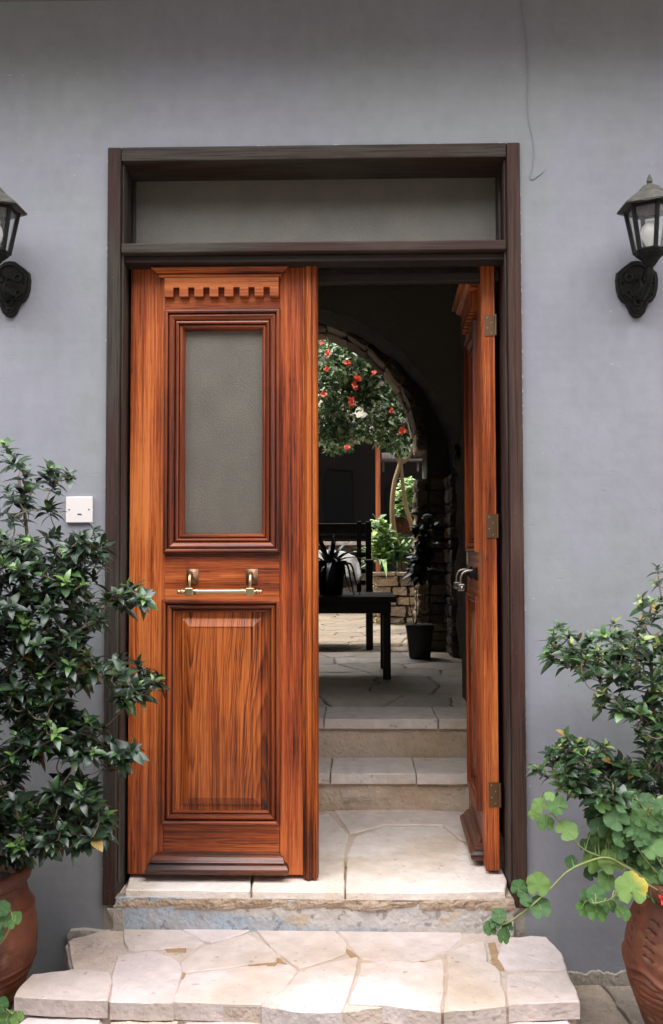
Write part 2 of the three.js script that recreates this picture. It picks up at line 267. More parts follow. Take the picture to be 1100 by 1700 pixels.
const house = thing('house', 'grey blue plastered house front around the open doorway', 'house');
{
  const s = new THREE.Shape([[-4.2, -0.1], [4.2, -0.1], [4.2, 7], [-4.2, 7]].map(([x, y]) => new THREE.Vector2(x, y)));
  s.holes.push(new THREE.Path([[OX0 + 0.004, -0.05], [OX0 + 0.004, FY1 - 0.004], [OX1 - 0.004, FY1 - 0.004], [OX1 - 0.004, -0.05]].map(([x, y]) => new THREE.Vector2(x, y))));
  const g = new THREE.ExtrudeGeometry(s, { depth: 0.45, bevelEnabled: false }); g.translate(0, 0, -0.45);
  part('front_wall', uvBox(g, 'y', 1.3, 0.4), M.wall, house);
  // balcony slab that shades the top of the wall
  part('balcony_slab', plainBox(-4.0, 4.0, 3.42, 3.56, 0.001, 0.44), M.upper, house);
  const H = [];
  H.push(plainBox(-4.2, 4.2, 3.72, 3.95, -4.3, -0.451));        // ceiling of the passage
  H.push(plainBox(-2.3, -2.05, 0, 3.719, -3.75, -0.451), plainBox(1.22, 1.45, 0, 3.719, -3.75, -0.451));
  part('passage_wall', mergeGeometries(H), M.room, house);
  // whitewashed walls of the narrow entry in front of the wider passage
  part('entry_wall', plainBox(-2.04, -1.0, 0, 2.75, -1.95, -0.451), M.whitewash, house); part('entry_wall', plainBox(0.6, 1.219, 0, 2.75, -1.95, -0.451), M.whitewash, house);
  part('upper_storey', mergeGeometries([plainBox(-4.2, 4.2, 3.951, 7, -4.3, -4.05), plainBox(-4.2, -3.95, 3.951, 7, -4.049, -0.451), plainBox(3.95, 4.2, 3.951, 7, -4.049, -0.451)]), M.upper, house);
  part('roof', plainBox(-4.3, 4.3, 7.001, 7.15, -4.4, 0.5), M.clay, house);
  // ragged pale edge of old plaster round the frame
  const R = rng(5), gb = new GB();
  const rag = (x, y, dx, dy, n, side) => {
    for (let i = 0; i < n; i++) {
      if (R() < 0.6) continue;
      const t0 = i / n, t1 = (i + 0.55 + R() * 0.6) / n, w = 0.0015 + R() * R() * 0.006, k = 0.0025 + R() * 0.0035;
      const P = (t, o, z) => side === 'v' ? [x + o, y + dy * t, z] : [x + dx * t, y + o, z];
      const w2 = w * (0.5 + R() * 0.6), sg = (side === 'v' ? Math.sign(dx) : 1);
      gb.quad(P(t0, -sg * 0.004, k), P(t1, -sg * 0.004, k), P(t1, sg * w2, k * 0.6), P(t0, sg * w, k * 0.6), [0, 0], [1, 0], [1, 1], [0, 1]);
      gb.quad(P(t0, sg * w, k * 0.6), P(t1, sg * w2, k * 0.6), P(t1, sg * w2 * 1.15, 0), P(t0, sg * w * 1.15, 0), [0, 0], [1, 0], [1, 1], [0, 1]);
    }
  };
  rag(OX0, FY0, -1, FY1 - FY0, 210, 'v'); rag(OX1, FY0, 1, FY1 - FY0, 210, 'v'); rag(OX0, FY1, OX1 - OX0, 0, 80, 'h');
  part('chipped_plaster', gb.build(), M.chip, house).userData.kind = 'stuff';
  // bare plaster at the foot of the left jamb, and the ragged foot of the paint
  const patch = (pts, z, mat, name) => {
    const sh = new THREE.Shape(pts.map(([a, b]) => { const p = W(a, b, 0); return new THREE.Vector2(p.x, p.y); }));
    const gg = new THREE.ExtrudeGeometry(sh, { depth: z, bevelEnabled: true, bevelSize: 0.003, bevelThickness: 0.003, bevelSegments: 1 });
    part(name, uvBox(gg), mat, house);
  };
  part('jamb_base', plainBox(OX0 + 0.004, OX0 + 0.05, -0.04, FY0 - 0.002, -0.25, -0.002), M.oldPlaster, house); part('jamb_base', plainBox(OX1 - 0.05, OX1 - 0.004, -0.04, FY0 - 0.002, -0.25, -0.002), M.oldPlaster, house);
  patch([[180, 1507], [206, 1507], [207, 1550], [188, 1549], [191, 1528]], 0.012, M.oldPlaster, 'bare_plaster');
  patch([[838, 1504], [860, 1506], [851, 1515], [838, 1556], [805, 1560], [800, 1530]], 0.012, M.oldPlaster, 'bare_plaster');
  patch([[113, 1552], [119, 1543], [140, 1541], [182, 1546], [184, 1556], [116, 1560]], 0.014, M.oldPlaster, 'bare_plaster');
  const foot = []; for (let i = 0; i <= 90; i++) foot.push([930 + i * 2.1, 1608 + fbm(i * 0.3, 2, 3, 5) * 12]); foot.push([1122, 1640], [930, 1640]);
  patch(foot, 0.003, M.oldPlaster, 'bare_plaster');
}

// the row of houses across the narrow street, whose uneven roofs shut off the low sky
[[-12.6, 6.6, 6.8], [-6.9, 4.8, 5.8], [0.0, 9.0, 5.5], [7.3, 5.6, 7.2], [13.2, 6.2, 6.2]].forEach(([cx, w, h], i) => {
  const o = thing('opposite_house', `${['far left', 'left', 'middle', 'right', 'far right'][i]} plain plastered house across the street behind the viewer`, 'house', [cx, 0, 4.6 + (i % 2) * 0.25], 'houses across the street');
  const a = w / 2 - 0.01, s = new THREE.Shape([[-a, -0.1], [a, -0.1], [a, h], [a * 0.3, h], [a * 0.3, h - 0.5], [-a * 0.4, h - 0.5], [-a * 0.4, h + 0.35], [-a, h + 0.35]].map(([x, y]) => new THREE.Vector2(x, y)));
  const win = []; for (const x of [-0.6 * a, 0.25 * a]) for (const y of [0.9, 3.2]) if (y + 1.4 < h - 0.4) win.push([x, y]);
  for (const [x, y] of win) s.holes.push(new THREE.Path([[x, y], [x + 0.9, y], [x + 0.9, y + 1.3], [x, y + 1.3]].map(([p, q]) => new THREE.Vector2(p, q))));
  const g = new THREE.ExtrudeGeometry(s, { depth: 0.4, bevelEnabled: false }); part('wall', uvBox(g), M.upper, o);
  for (const [x, y] of win) { const f = part('window', plainBox(x + 0.002, x + 0.898, y + 0.002, y + 1.298, 0.12, 0.17), M.frame, o); part('shutter', plainBox(x + 0.05, x + 0.44, y + 0.05, y + 1.25, 0.1, 0.119), M.blueDoor, f); part('shutter', plainBox(x + 0.46, x + 0.85, y + 0.05, y + 1.25, 0.1, 0.119), M.blueDoor, f); }
  part('side_wall', plainBox(-a, -a + 0.4, -0.1, h, 0.401, 5), M.upper, o); part('side_wall', plainBox(a - 0.4, a, -0.1, h, 0.401, 5), M.upper, o); part('rear_wall', plainBox(-a + 0.401, a - 0.401, -0.1, h, 4.6, 5), M.upper, o);
  part('roof', plainBox(-a + 0.401, a - 0.401, h - 0.65, h - 0.51, 0.401, 4.599), M.clay, o);
});

// ---------------------------------------------------------------- door frame with transom
{
  const f = thing('door_frame', 'dark weathered wooden door frame with frosted transom pane', 'door frame');
  const w = 0.046, zf = 0.014, zb = -0.2;
  // jambs (slightly tapering layout of the old frame kept straight)
  part('jamb', board(OX0, OX0 + w, FY0, FY1 - 0.001, zb, zf, 'y', 0.004), M.frame, f);
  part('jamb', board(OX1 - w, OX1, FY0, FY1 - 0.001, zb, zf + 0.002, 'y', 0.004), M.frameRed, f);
  part('head', board(OX0 + w + 0.001, OX1 - w - 0.001, FY1 - 0.05, FY1, zb, zf - 0.002, 'x', 0.004), M.frame, f);
  const ry = W(520, 402, 0).y, ry0 = W(520, 419, 0).y;
  part('transom_rail', board(OX0 + w + 0.001, OX1 - w - 0.001, ry0, ry, -0.17, 0.01, 'x', 0.006), M.frame, f);
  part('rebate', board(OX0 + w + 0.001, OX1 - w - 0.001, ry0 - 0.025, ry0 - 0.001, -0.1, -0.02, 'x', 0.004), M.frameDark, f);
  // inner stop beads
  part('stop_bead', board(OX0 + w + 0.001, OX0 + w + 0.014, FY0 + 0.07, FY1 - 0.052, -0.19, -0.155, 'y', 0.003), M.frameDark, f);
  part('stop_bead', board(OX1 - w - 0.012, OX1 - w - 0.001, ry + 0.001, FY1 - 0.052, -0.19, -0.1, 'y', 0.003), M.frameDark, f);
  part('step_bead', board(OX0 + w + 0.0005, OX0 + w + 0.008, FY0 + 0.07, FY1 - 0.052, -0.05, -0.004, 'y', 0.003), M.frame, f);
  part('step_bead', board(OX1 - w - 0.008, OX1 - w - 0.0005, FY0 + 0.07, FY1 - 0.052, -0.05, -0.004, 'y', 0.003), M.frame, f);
  const gl = new THREE.PlaneGeometry(OX1 - OX0 - 2 * w - 0.004, FY1 - 0.052 - ry); gl.translate((OX0 + OX1) / 2, (FY1 - 0.052 + ry) / 2, -0.165);
  part('pane', uvBox(gl), M.frost, f);
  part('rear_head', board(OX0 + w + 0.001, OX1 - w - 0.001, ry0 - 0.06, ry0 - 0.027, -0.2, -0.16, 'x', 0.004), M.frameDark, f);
}

// ---------------------------------------------------------------- door leaves
const ZD = -0.1;
const DX = (px, py = 950) => W(px, py, ZD).x - W(213, 950, ZD).x, DY = (py) => W(360, py, ZD).y - W(360, 1452, ZD).y;
// a mitred frame of mouldings round a rectangle: profile = [inset, z]
function frameMould(x0, x1, y0, y1, prof, mat, parent, s) {
  const ins = (i) => [x0 + prof[i][0], x1 - prof[i][0], y0 + prof[i][0], y1 - prof[i][0], prof[i][1]];
  const sides = { left: new GB(), right: new GB(), top: new GB(), bottom: new GB() };
  let acc = 0; const ou = R0() * 2;
  for (let i = 0; i + 1 < prof.length; i++) {
    const a = ins(i), b = ins(i + 1), l = Math.hypot(prof[i + 1][0] - prof[i][0], prof[i + 1][1] - prof[i][1]), u0 = acc + ou, u1 = acc + l + ou; acc += l;
    const q = (g, p0, p1, p2, p3, along) => g.quad(...[p0, p1, p2, p3].map(([x, y, z]) => [x * s, y, z]), [u0, p0[along]], [u0, p1[along]], [u1, p2[along]], [u1, p3[along]]);
    q(sides.left, [a[0], a[2], a[4]], [a[0], a[3], a[4]], [b[0], b[3], b[4]], [b[0], b[2], b[4]], 1);
    q(sides.right, [a[1], a[2], a[4]], [a[1], a[3], a[4]], [b[1], b[3], b[4]], [b[1], b[2], b[4]], 1);
    q(sides.top, [a[0], a[3], a[4]], [a[1], a[3], a[4]], [b[1], b[3], b[4]], [b[0], b[3], b[4]], 0);
    q(sides.bottom, [a[0], a[2], a[4]], [a[1], a[2], a[4]], [b[1], b[2], b[4]], [b[0], b[2], b[4]], 0);
  }
  for (const g of Object.values(sides)) part('moulding', g.build(), mat, parent);
}
// a horizontal trim of tiers [y, z, x0, x1], with returned ends
function trim(tiers, mat, name, parent, s) {
  const g = new GB(), zb = -0.002, ou = R0() * 3; let acc = 0;
  const P = (t, k, z) => [(k ? t[3] : t[2]) * s, t[0], z];
  for (let i = 0; i + 1 < tiers.length; i++) {
    const a = tiers[i], b = tiers[i + 1], l = Math.hypot(a[0] - b[0], a[1] - b[1]), u0 = ou + acc, u1 = u0 + l; acc += l;
    g.quad(P(a, 0, a[1]), P(a, 1, a[1]), P(b, 1, b[1]), P(b, 0, b[1]), [u0, a[2]], [u0, a[3]], [u1, b[3]], [u1, b[2]]);
    for (const k of [0, 1]) g.quad(P(a, k, zb), P(a, k, a[1]), P(b, k, b[1]), P(b, k, zb), [a[0], zb], [a[0], a[1]], [b[0], b[1]], [b[0], zb]);
  }
  for (const t of [tiers[0], tiers[tiers.length - 1]]) g.quad(P(t, 0, zb), P(t, 1, zb), P(t, 1, t[1]), P(t, 0, t[1]), [0, t[2]], [0, t[3]], [t[1], t[3]], [t[1], t[2]]);
  return part(name, g.build(), mat, parent);
}
function doorLeaf(root, s, astragal, metal = M.brass, plate = M.brassDark) {
  const x1 = DX(274, 720), x2 = DX(464, 720), LW = 0.655, LH = DY(426), T = -0.05;
  const bd = (a, b, y0, y1, z0, z1, gr, bev) => s > 0 ? board(a, b, y0, y1, z0, z1, gr, bev) : board(-b, -a, y0, y1, z0, z1, gr, bev);
  const yA = DY(516), yB = DY(916), yC = DY(997), yD = DY(1367);
  part('stile', bd(0.002, x1, 0, LH, T, 0, 'y'), M.stile, root);
  part('stile', bd(x2, LW, 0, LH, T, 0, 'y'), M.stileDark, root);
  part('rail', bd(x1 + 0.0006, x2 - 0.0006, yA, LH, T, -0.0006, 'x', 0.001), M.rail, root);
  part('rail', bd(x1 + 0.0006, x2 - 0.0006, yC, yB, T, -0.0006, 'x', 0.001), M.rail, root);
  part('rail', bd(x1 + 0.0006, x2 - 0.0006, 0, yD, T, -0.0006, 'x', 0.001), M.rail, root);
  // glazed upper light
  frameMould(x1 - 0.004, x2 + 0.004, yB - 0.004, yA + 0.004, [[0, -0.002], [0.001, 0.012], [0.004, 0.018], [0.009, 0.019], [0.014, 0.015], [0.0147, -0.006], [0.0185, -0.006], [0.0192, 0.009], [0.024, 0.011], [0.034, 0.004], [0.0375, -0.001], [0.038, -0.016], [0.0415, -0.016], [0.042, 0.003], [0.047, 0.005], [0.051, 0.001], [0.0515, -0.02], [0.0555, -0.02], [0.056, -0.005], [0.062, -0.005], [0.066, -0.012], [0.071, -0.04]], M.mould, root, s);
  const gx0 = x1 + 0.066, gx1 = x2 - 0.066, gy0 = yB + 0.066, gy1 = yA - 0.066;
  const gl = new THREE.PlaneGeometry(gx1 - gx0, gy1 - gy0); gl.translate(s * (gx0 + gx1) / 2, (gy0 + gy1) / 2, -0.036);
  part('pane', uvBox(gl, 'y', R0() * 2, R0() * 2), M.frost, root);
  // raised lower panel
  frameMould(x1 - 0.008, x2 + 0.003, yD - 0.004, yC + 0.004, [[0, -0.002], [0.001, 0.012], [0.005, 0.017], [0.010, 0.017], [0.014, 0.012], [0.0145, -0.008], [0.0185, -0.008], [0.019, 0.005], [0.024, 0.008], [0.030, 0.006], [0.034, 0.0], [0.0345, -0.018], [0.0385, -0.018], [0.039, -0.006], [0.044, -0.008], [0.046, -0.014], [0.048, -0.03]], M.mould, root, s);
  {
    const px0 = x1 + 0.034, px1 = x2 - 0.038, py0 = yD + 0.036, py1 = yC - 0.036, pr = [[0, -0.018], [0.027, -0.017], [0.029, -0.008], [0.031, -0.007], [0.054, 0.003], [0.056, 0.004], [0.0575, 0.001], [0.06, 0.0015]];
    const g = new GB(), ou = 0.09, ov = 0.35;
    const Q = (i) => { const o = pr[i][0], z = pr[i][1]; return [[px0 + o, py0 + o, z], [px1 - o, py0 + o, z], [px1 - o, py1 - o, z], [px0 + o, py1 - o, z]]; };
    const uv = (p) => [p[0] + ou, p[1] + ov], X = (p) => [p[0] * s, p[1], p[2]];
    for (let i = 0; i + 1 < pr.length; i++) { const a = Q(i), b = Q(i + 1); for (let k = 0; k < 4; k++) { const n = (k + 1) % 4; g.quad(X(a[k]), X(a[n]), X(b[n]), X(b[k]), uv(a[k]), uv(a[n]), uv(b[n]), uv(b[k])); } }
    const c = Q(pr.length - 1); g.quad(...c.map(X), ...c.map(uv));
    part('panel', g.build(), M.panel, root);
    part('panel_back', bd(px0 - 0.02, px1 + 0.02, py0 - 0.02, py1 + 0.02, -0.04, -0.024, 'y'), M.panel, root);
  }
  // cornice and dentil board over the light
  const cy = (a) => DY(a), cx = (a) => DX(a, 455);
  trim([[cy(438.5), 0.004, cx(250), cx(484)], [cy(439), 0.06, cx(250), cx(484)], [cy(440), 0.063, cx(249.5), cx(484.5)], [cy(445), 0.063, cx(250), cx(484)], [cy(446), 0.06, cx(251), cx(483)], [cy(446.3), 0.034, cx(256), cx(478)], [cy(448), 0.034, cx(256), cx(478)], [cy(448.3), 0.044, cx(255), cx(479)], [cy(450), 0.047, cx(255), cx(479)], [cy(453), 0.043, cx(258), cx(476)], [cy(457), 0.032, cx(263), cx(471)], [cy(457.3), 0.018, cx(266), cx(468)], [cy(459), 0.018, cx(266), cx(468)], [cy(459.3), 0.027, cx(265), cx(469)], [cy(463), 0.027, cx(267), cx(467)], [cy(464), 0.012, cx(272), cx(465)]], M.rail, 'cornice', root, s);
  {
    const a = DX(275, 480), b = DX(463, 480), yt = DY(464), yb = DY(495), yn = DY(480), n = 8, pts = [], P = (b - a), tw = P / (n + (n - 1) * 0.72), nw = tw * 0.72;
    pts.push([a, yt], [a, yb]);
    for (let i = 0; i < n; i++) { const x = a + i * (tw + nw); if (i) pts.push([x, yn], [x, yb]); pts.push([x + tw, yb]); if (i < n - 1) pts.push([x + tw, yn]); }
    pts.push([b, yt]);
    const g = new THREE.ExtrudeGeometry(new THREE.Shape(pts.map(([x, y]) => new THREE.Vector2(x * s, y))), { depth: 0.024, bevelEnabled: true, bevelSize: 0.001, bevelThickness: 0.0015, bevelSegments: 1 });
    part('dentil_board', uvBox(g, 'x', 0.2, 1.1), M.rail, root);
  }
  // plinth trim
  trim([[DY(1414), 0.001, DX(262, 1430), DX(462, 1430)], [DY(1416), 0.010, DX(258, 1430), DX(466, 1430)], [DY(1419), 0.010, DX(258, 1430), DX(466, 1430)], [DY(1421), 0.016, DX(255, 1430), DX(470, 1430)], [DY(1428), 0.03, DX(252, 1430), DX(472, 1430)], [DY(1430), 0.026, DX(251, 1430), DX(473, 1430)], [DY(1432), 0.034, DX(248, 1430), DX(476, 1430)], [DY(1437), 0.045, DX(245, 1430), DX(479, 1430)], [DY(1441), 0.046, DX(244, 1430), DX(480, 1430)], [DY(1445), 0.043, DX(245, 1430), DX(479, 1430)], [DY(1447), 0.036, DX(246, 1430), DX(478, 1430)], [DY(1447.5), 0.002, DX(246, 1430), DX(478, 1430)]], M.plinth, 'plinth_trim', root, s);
  if (astragal) {
    const prof = [[0, 0], [0.002, 0.010], [0.004, 0.013], [0.007, 0.013], [0.009, 0.008], [0.011, 0.008], [0.013, 0.018], [0.018, 0.024], [0.026, 0.025], [0.031, 0.021], [0.033, 0.013], [0.0355, 0.012], [0.038, 0.019], [0.044, 0.022], [0.05, 0.019], [0.0545, 0.010], [0.055, -0.05]];
    const g = new GB(), ax = DX(502, 950), y0 = -0.006, y1 = LH; let acc = 0;
    for (let i = 0; i + 1 < prof.length; i++) {
      const a = prof[i], b = prof[i + 1], l = Math.hypot(a[0] - b[0], a[1] - b[1]);
      g.quad([ax + a[0], y0, a[1]], [ax + b[0], y0, b[1]], [ax + b[0], y1, b[1]], [ax + a[0], y1, a[1]], [acc + 0.31, 0.2], [acc + l + 0.31, 0.2], [acc + l + 0.31, 0.2 + LH], [acc + 0.31, 0.2 + LH]);
      g.tri([ax + a[0], y0, a[1]], [ax + b[0], y0, b[1]], [ax + 0.0275, y0, -0.05], [0, 0], [0, 0.01], [0.01, 0]);
      acc += l;
    }
    part('astragal', g.build(), M.panel, root);
  }
  // pull handle
  const h = new THREE.Group(); h.name = 'pull_handle'; root.add(h);
  const hy = DY(981), hz = 0.06, hx0 = DX(319, 981), hx1 = DX(418, 981);
  for (const hx of [hx0, hx1]) {
    const ty = DY(957);
    const pl = new THREE.CylinderGeometry(0.01, 0.03, 0.024, 4, 1); pl.rotateY(Math.PI / 4); pl.rotateX(Math.PI / 2); pl.scale(1, 1.25, 1); pl.translate(hx * s, ty, 0.012);
    part('mount', pl.toNonIndexed(), plate, h);
    const arm = [];
    arm.push(tube([V(hx * s, ty + 0.012, 0.016), V(hx * s, ty + 0.012, 0.034), V(hx * s, ty + 0.004, 0.052), V(hx * s, ty - 0.018, 0.062), V(hx * s, hy + 0.008, hz)], 0.0062, 0.005, 20, 9));
    part('arm', merge(arm), metal, h);
    const k = new RoundedBoxGeometry(0.029, 0.028, 0.026, 2, 0.004); k.translate(hx * s, hy, hz); part('block', k, metal, h);
  }
  const bar = new THREE.LatheGeometry([[0, 0], [0.004, 0.001], [0.0065, 0.005], [0.0065, 0.009], [0.0045, 0.011], [0.0045, 0.013], [0.0075, 0.016], [0.0075, 0.02], [0.005, 0.023], [0.005, 0.028], [0.008, 0.031], [0.008, 0.034], [0.006, 0.036], [0.006, 0.05], [0.0085, 0.066], [0.0085, 0.072], [0.0072, 0.075], [0.0072, 0.15], [0.0072, 0.225], [0.0085, 0.228], [0.0085, 0.234], [0.006, 0.25], [0.006, 0.264], [0.008, 0.266], [0.008, 0.269], [0.005, 0.272], [0.005, 0.277], [0.0075, 0.28], [0.0075, 0.284], [0.0045, 0.287], [0.0045, 0.289], [0.0065, 0.291], [0.0065, 0.295], [0.004, 0.299], [0, 0.3]].map(([a, b]) => new THREE.Vector2(a * 1.25, b)), 14);
  bar.rotateZ(-Math.PI / 2); bar.translate(0, hy, hz); bar.translate((hx0 + hx1) / 2 * s - 0.15, 0, 0);
  part('bar', bar, metal, h);
  return root;
}
const DB = W(360, 1452, ZD).y;
const leafL = thing('door_leaf', 'closed left door leaf of varnished orange brown wood facing the street', 'door', [W(213, 950, ZD).x, DB, ZD]);
doorLeaf(leafL, 1, true);
const leafR = thing('door_leaf', 'right door leaf swung inward and seen along its hinge edge', 'door', [W(806, 1440, -0.152).x, DB, -0.152]);
doorLeaf(leafR, -1, false, M.steel, M.iron);
leafR.rotation.y = -Math.PI / 2 - 0.035;
for (const [py, len] of [[540, 36], [873, 40], [1319, 40]]) {
  const y = W(820, py, -0.15).y - DB, l = len / 470 / 2;
  const hg = new THREE.Group(); hg.name = 'hinge'; leafR.add(hg);
  // on the hinge edge (local x = 0 plane), which faces the street once the leaf is open
  part('hinge_plate', plainBox(-0.002, 0.0015, y - l, y + l, -0.0495, -0.012), M.brassDark, hg);
  const c = new THREE.CylinderGeometry(0.005, 0.005, l * 2, 10); c.translate(0.006, y, -0.053); part('knuckle', c, M.brassDark, hg);
  for (let i = 0; i < 4; i++) { const sc = new THREE.SphereGeometry(0.0026, 8, 6); sc.scale(0.5, 1, 1); sc.translate(0.0018, y - l * 0.75 + i * l * 0.5, -0.031 + (i % 2 ? 0.008 : -0.006)); part('screw', sc, M.steel, hg); }
}
// lock plate on the far stile of the open leaf
part('lock_plate', plainBox(-0.635, -0.585, DY(943), DY(912), 0.0005, 0.004), M.brass, leafR);

// ---------------------------------------------------------------- stones
// a flat stone with a worn, irregular outline: poly in x,z at height y, thickness t
function flagGeo(poly, y, t, seed, rough = 0.006, bev = 0.006, tilt = 0.003) {
  const R = rng(seed), pts = [], n = poly.length;
  let area = 0; for (let i = 0; i < n; i++) { const a = poly[i], b = poly[(i + 1) % n]; area += a[0] * b[1] - b[0] * a[1]; }
  if (area < 0) poly = [...poly].reverse();
  for (let i = 0; i < n; i++) {
    const a = poly[i], b = poly[(i + 1) % n], L = Math.hypot(b[0] - a[0], b[1] - a[1]), m = Math.max(1, Math.min(9, Math.round(L / 0.03))), nx = (b[1] - a[1]) / L, nz = -(b[0] - a[0]) / L;
    const s = R() * 100;
    for (let k = 0; k < m; k++) { const u = k / m, o = k ? (noise(s + u * L * 22, seed % 91, 7) - 0.5) * rough * 2 : -rough * R() * 0.8; pts.push([a[0] + (b[0] - a[0]) * u + nx * o, a[1] + (b[1] - a[1]) * u + nz * o]); }
  }
  const cx = pts.reduce((s, p) => s + p[0], 0) / pts.length, cz = pts.reduce((s, p) => s + p[1], 0) / pts.length;
  const tx = (R() - 0.5) * tilt * 4, tz = (R() - 0.5) * tilt * 4, N = pts.length;
  const H = (x, z) => y + (x - cx) * tx + (z - cz) * tz;
  const g = new GB(), E = (i, ins) => { const p = pts[(i + N) % N], a = pts[(i - 1 + N) % N], b = pts[(i + 1) % N]; let dx = b[0] - a[0], dz = b[1] - a[1]; const l = Math.hypot(dx, dz) || 1; return [p[0] - dz / l * ins, p[1] + dx / l * ins]; };
  const top = pts.map((_, i) => E(i, bev));
  for (let i = 0; i < N; i++) {
    const j = (i + 1) % N, a = pts[i], b = pts[j], c = top[j], d = top[i];
    const hb = (p, k) => H(p[0], p[1]) - bev * (0.5 + 0.7 * noise(p[0] * 30, p[1] * 30, 3)) ;
    g.quad([a[0], y - t, a[1]], [b[0], y - t, b[1]], [b[0], hb(b), b[1]], [a[0], hb(a), a[1]], [a[0] + a[1], -t], [b[0] + b[1], -t], [b[0] + b[1], 0], [a[0] + a[1], 0]);
    g.quad([a[0], hb(a), a[1]], [b[0], hb(b), b[1]], [c[0], H(...c), c[1]], [d[0], H(...d), d[1]], a, b, c, d);
  }
  const tris = THREE.ShapeUtils.triangulateShape(top.map((p) => new THREE.Vector2(p[0], p[1])), []);
  for (const [i, j, k] of tris) { const f = (q) => [top[q][0], H(...top[q]), top[q][1]]; g.tri(f(i), f(j), f(k), top[i], top[j], top[k]); }
  return g.build();
}
// a rough block stone in a wall face; front towards +z
function blockGeo(w, h, d, seed) {
  const g = new THREE.BoxGeometry(w, h, d, 3, 3, 2), p = g.attributes.position;
  for (let i = 0; i < p.count; i++) {
    const x = p.getX(i), y = p.getY(i), z = p.getZ(i), e = (Math.abs(x) > w * 0.49) + (Math.abs(y) > h * 0.49) + (Math.abs(z) > d * 0.49);
    const k = e > 1 ? 0.9 : 1, q = (a, s) => (noise(x * 40 + a, y * 40 + z * 31, seed + s) - 0.5);
    p.setXYZ(i, x * k + q(1, 0) * w * 0.12, y * k + q(5, 3) * h * 0.2, z * (e > 1 ? 0.85 : 1) + q(9, 6) * d * 0.25);
  }
  const f = uvBox(g, 'x', (seed % 13) * 0.1, (seed % 7) * 0.17); f.computeVertexNormals(); return f;
}
// Voronoi paving inside a rectangle of x,z
function paving(x0, x1, z0, z1, size, seed, gap) {
  const R = rng(seed), nx = Math.ceil((x1 - x0) / size), nz = Math.ceil((z1 - z0) / size), P = [];
  for (let j = 0; j < nz; j++) for (let i = 0; i < nx; i++) P.push([x0 + (i + 0.5 + (R() - 0.5) * 0.85) * (x1 - x0) / nx, z0 + (j + 0.5 + (R() - 0.5) * 0.85) * (z1 - z0) / nz]);
  const out = [];
  for (const p of P) {
    let c = [[x0, z0], [x1, z0], [x1, z1], [x0, z1]];
    for (const q of P) {
      if (q === p) continue; const dx = q[0] - p[0], dz = q[1] - p[1], d = Math.hypot(dx, dz); if (d > size * 3.2) continue;
      const off = d / 2 - gap, nxx = dx / d, nzz = dz / d, o = [], sd = (v) => (v[0] - p[0]) * nxx + (v[1] - p[1]) * nzz - off;
      for (let i = 0; i < c.length; i++) { const a = c[i], b = c[(i + 1) % c.length], sa = sd(a), sb = sd(b); if (sa <= 0) o.push(a); if (sa * sb < 0) { const t = sa / (sa - sb); o.push([a[0] + (b[0] - a[0]) * t, a[1] + (b[1] - a[1]) * t]); } }
      c = o; if (c.length < 3) break;
    }
    const cc = c.filter((a, i) => { const b = c[(i + 1) % c.length]; return Math.hypot(a[0] - b[0], a[1] - b[1]) > 0.02; });
    if (cc.length >= 3) out.push(cc);
  }
  return out;
}
const pxPoly = (pts, y) => pts.map(([a, b]) => { const p = Wy(a, b, y); return [p.x, p.z]; });

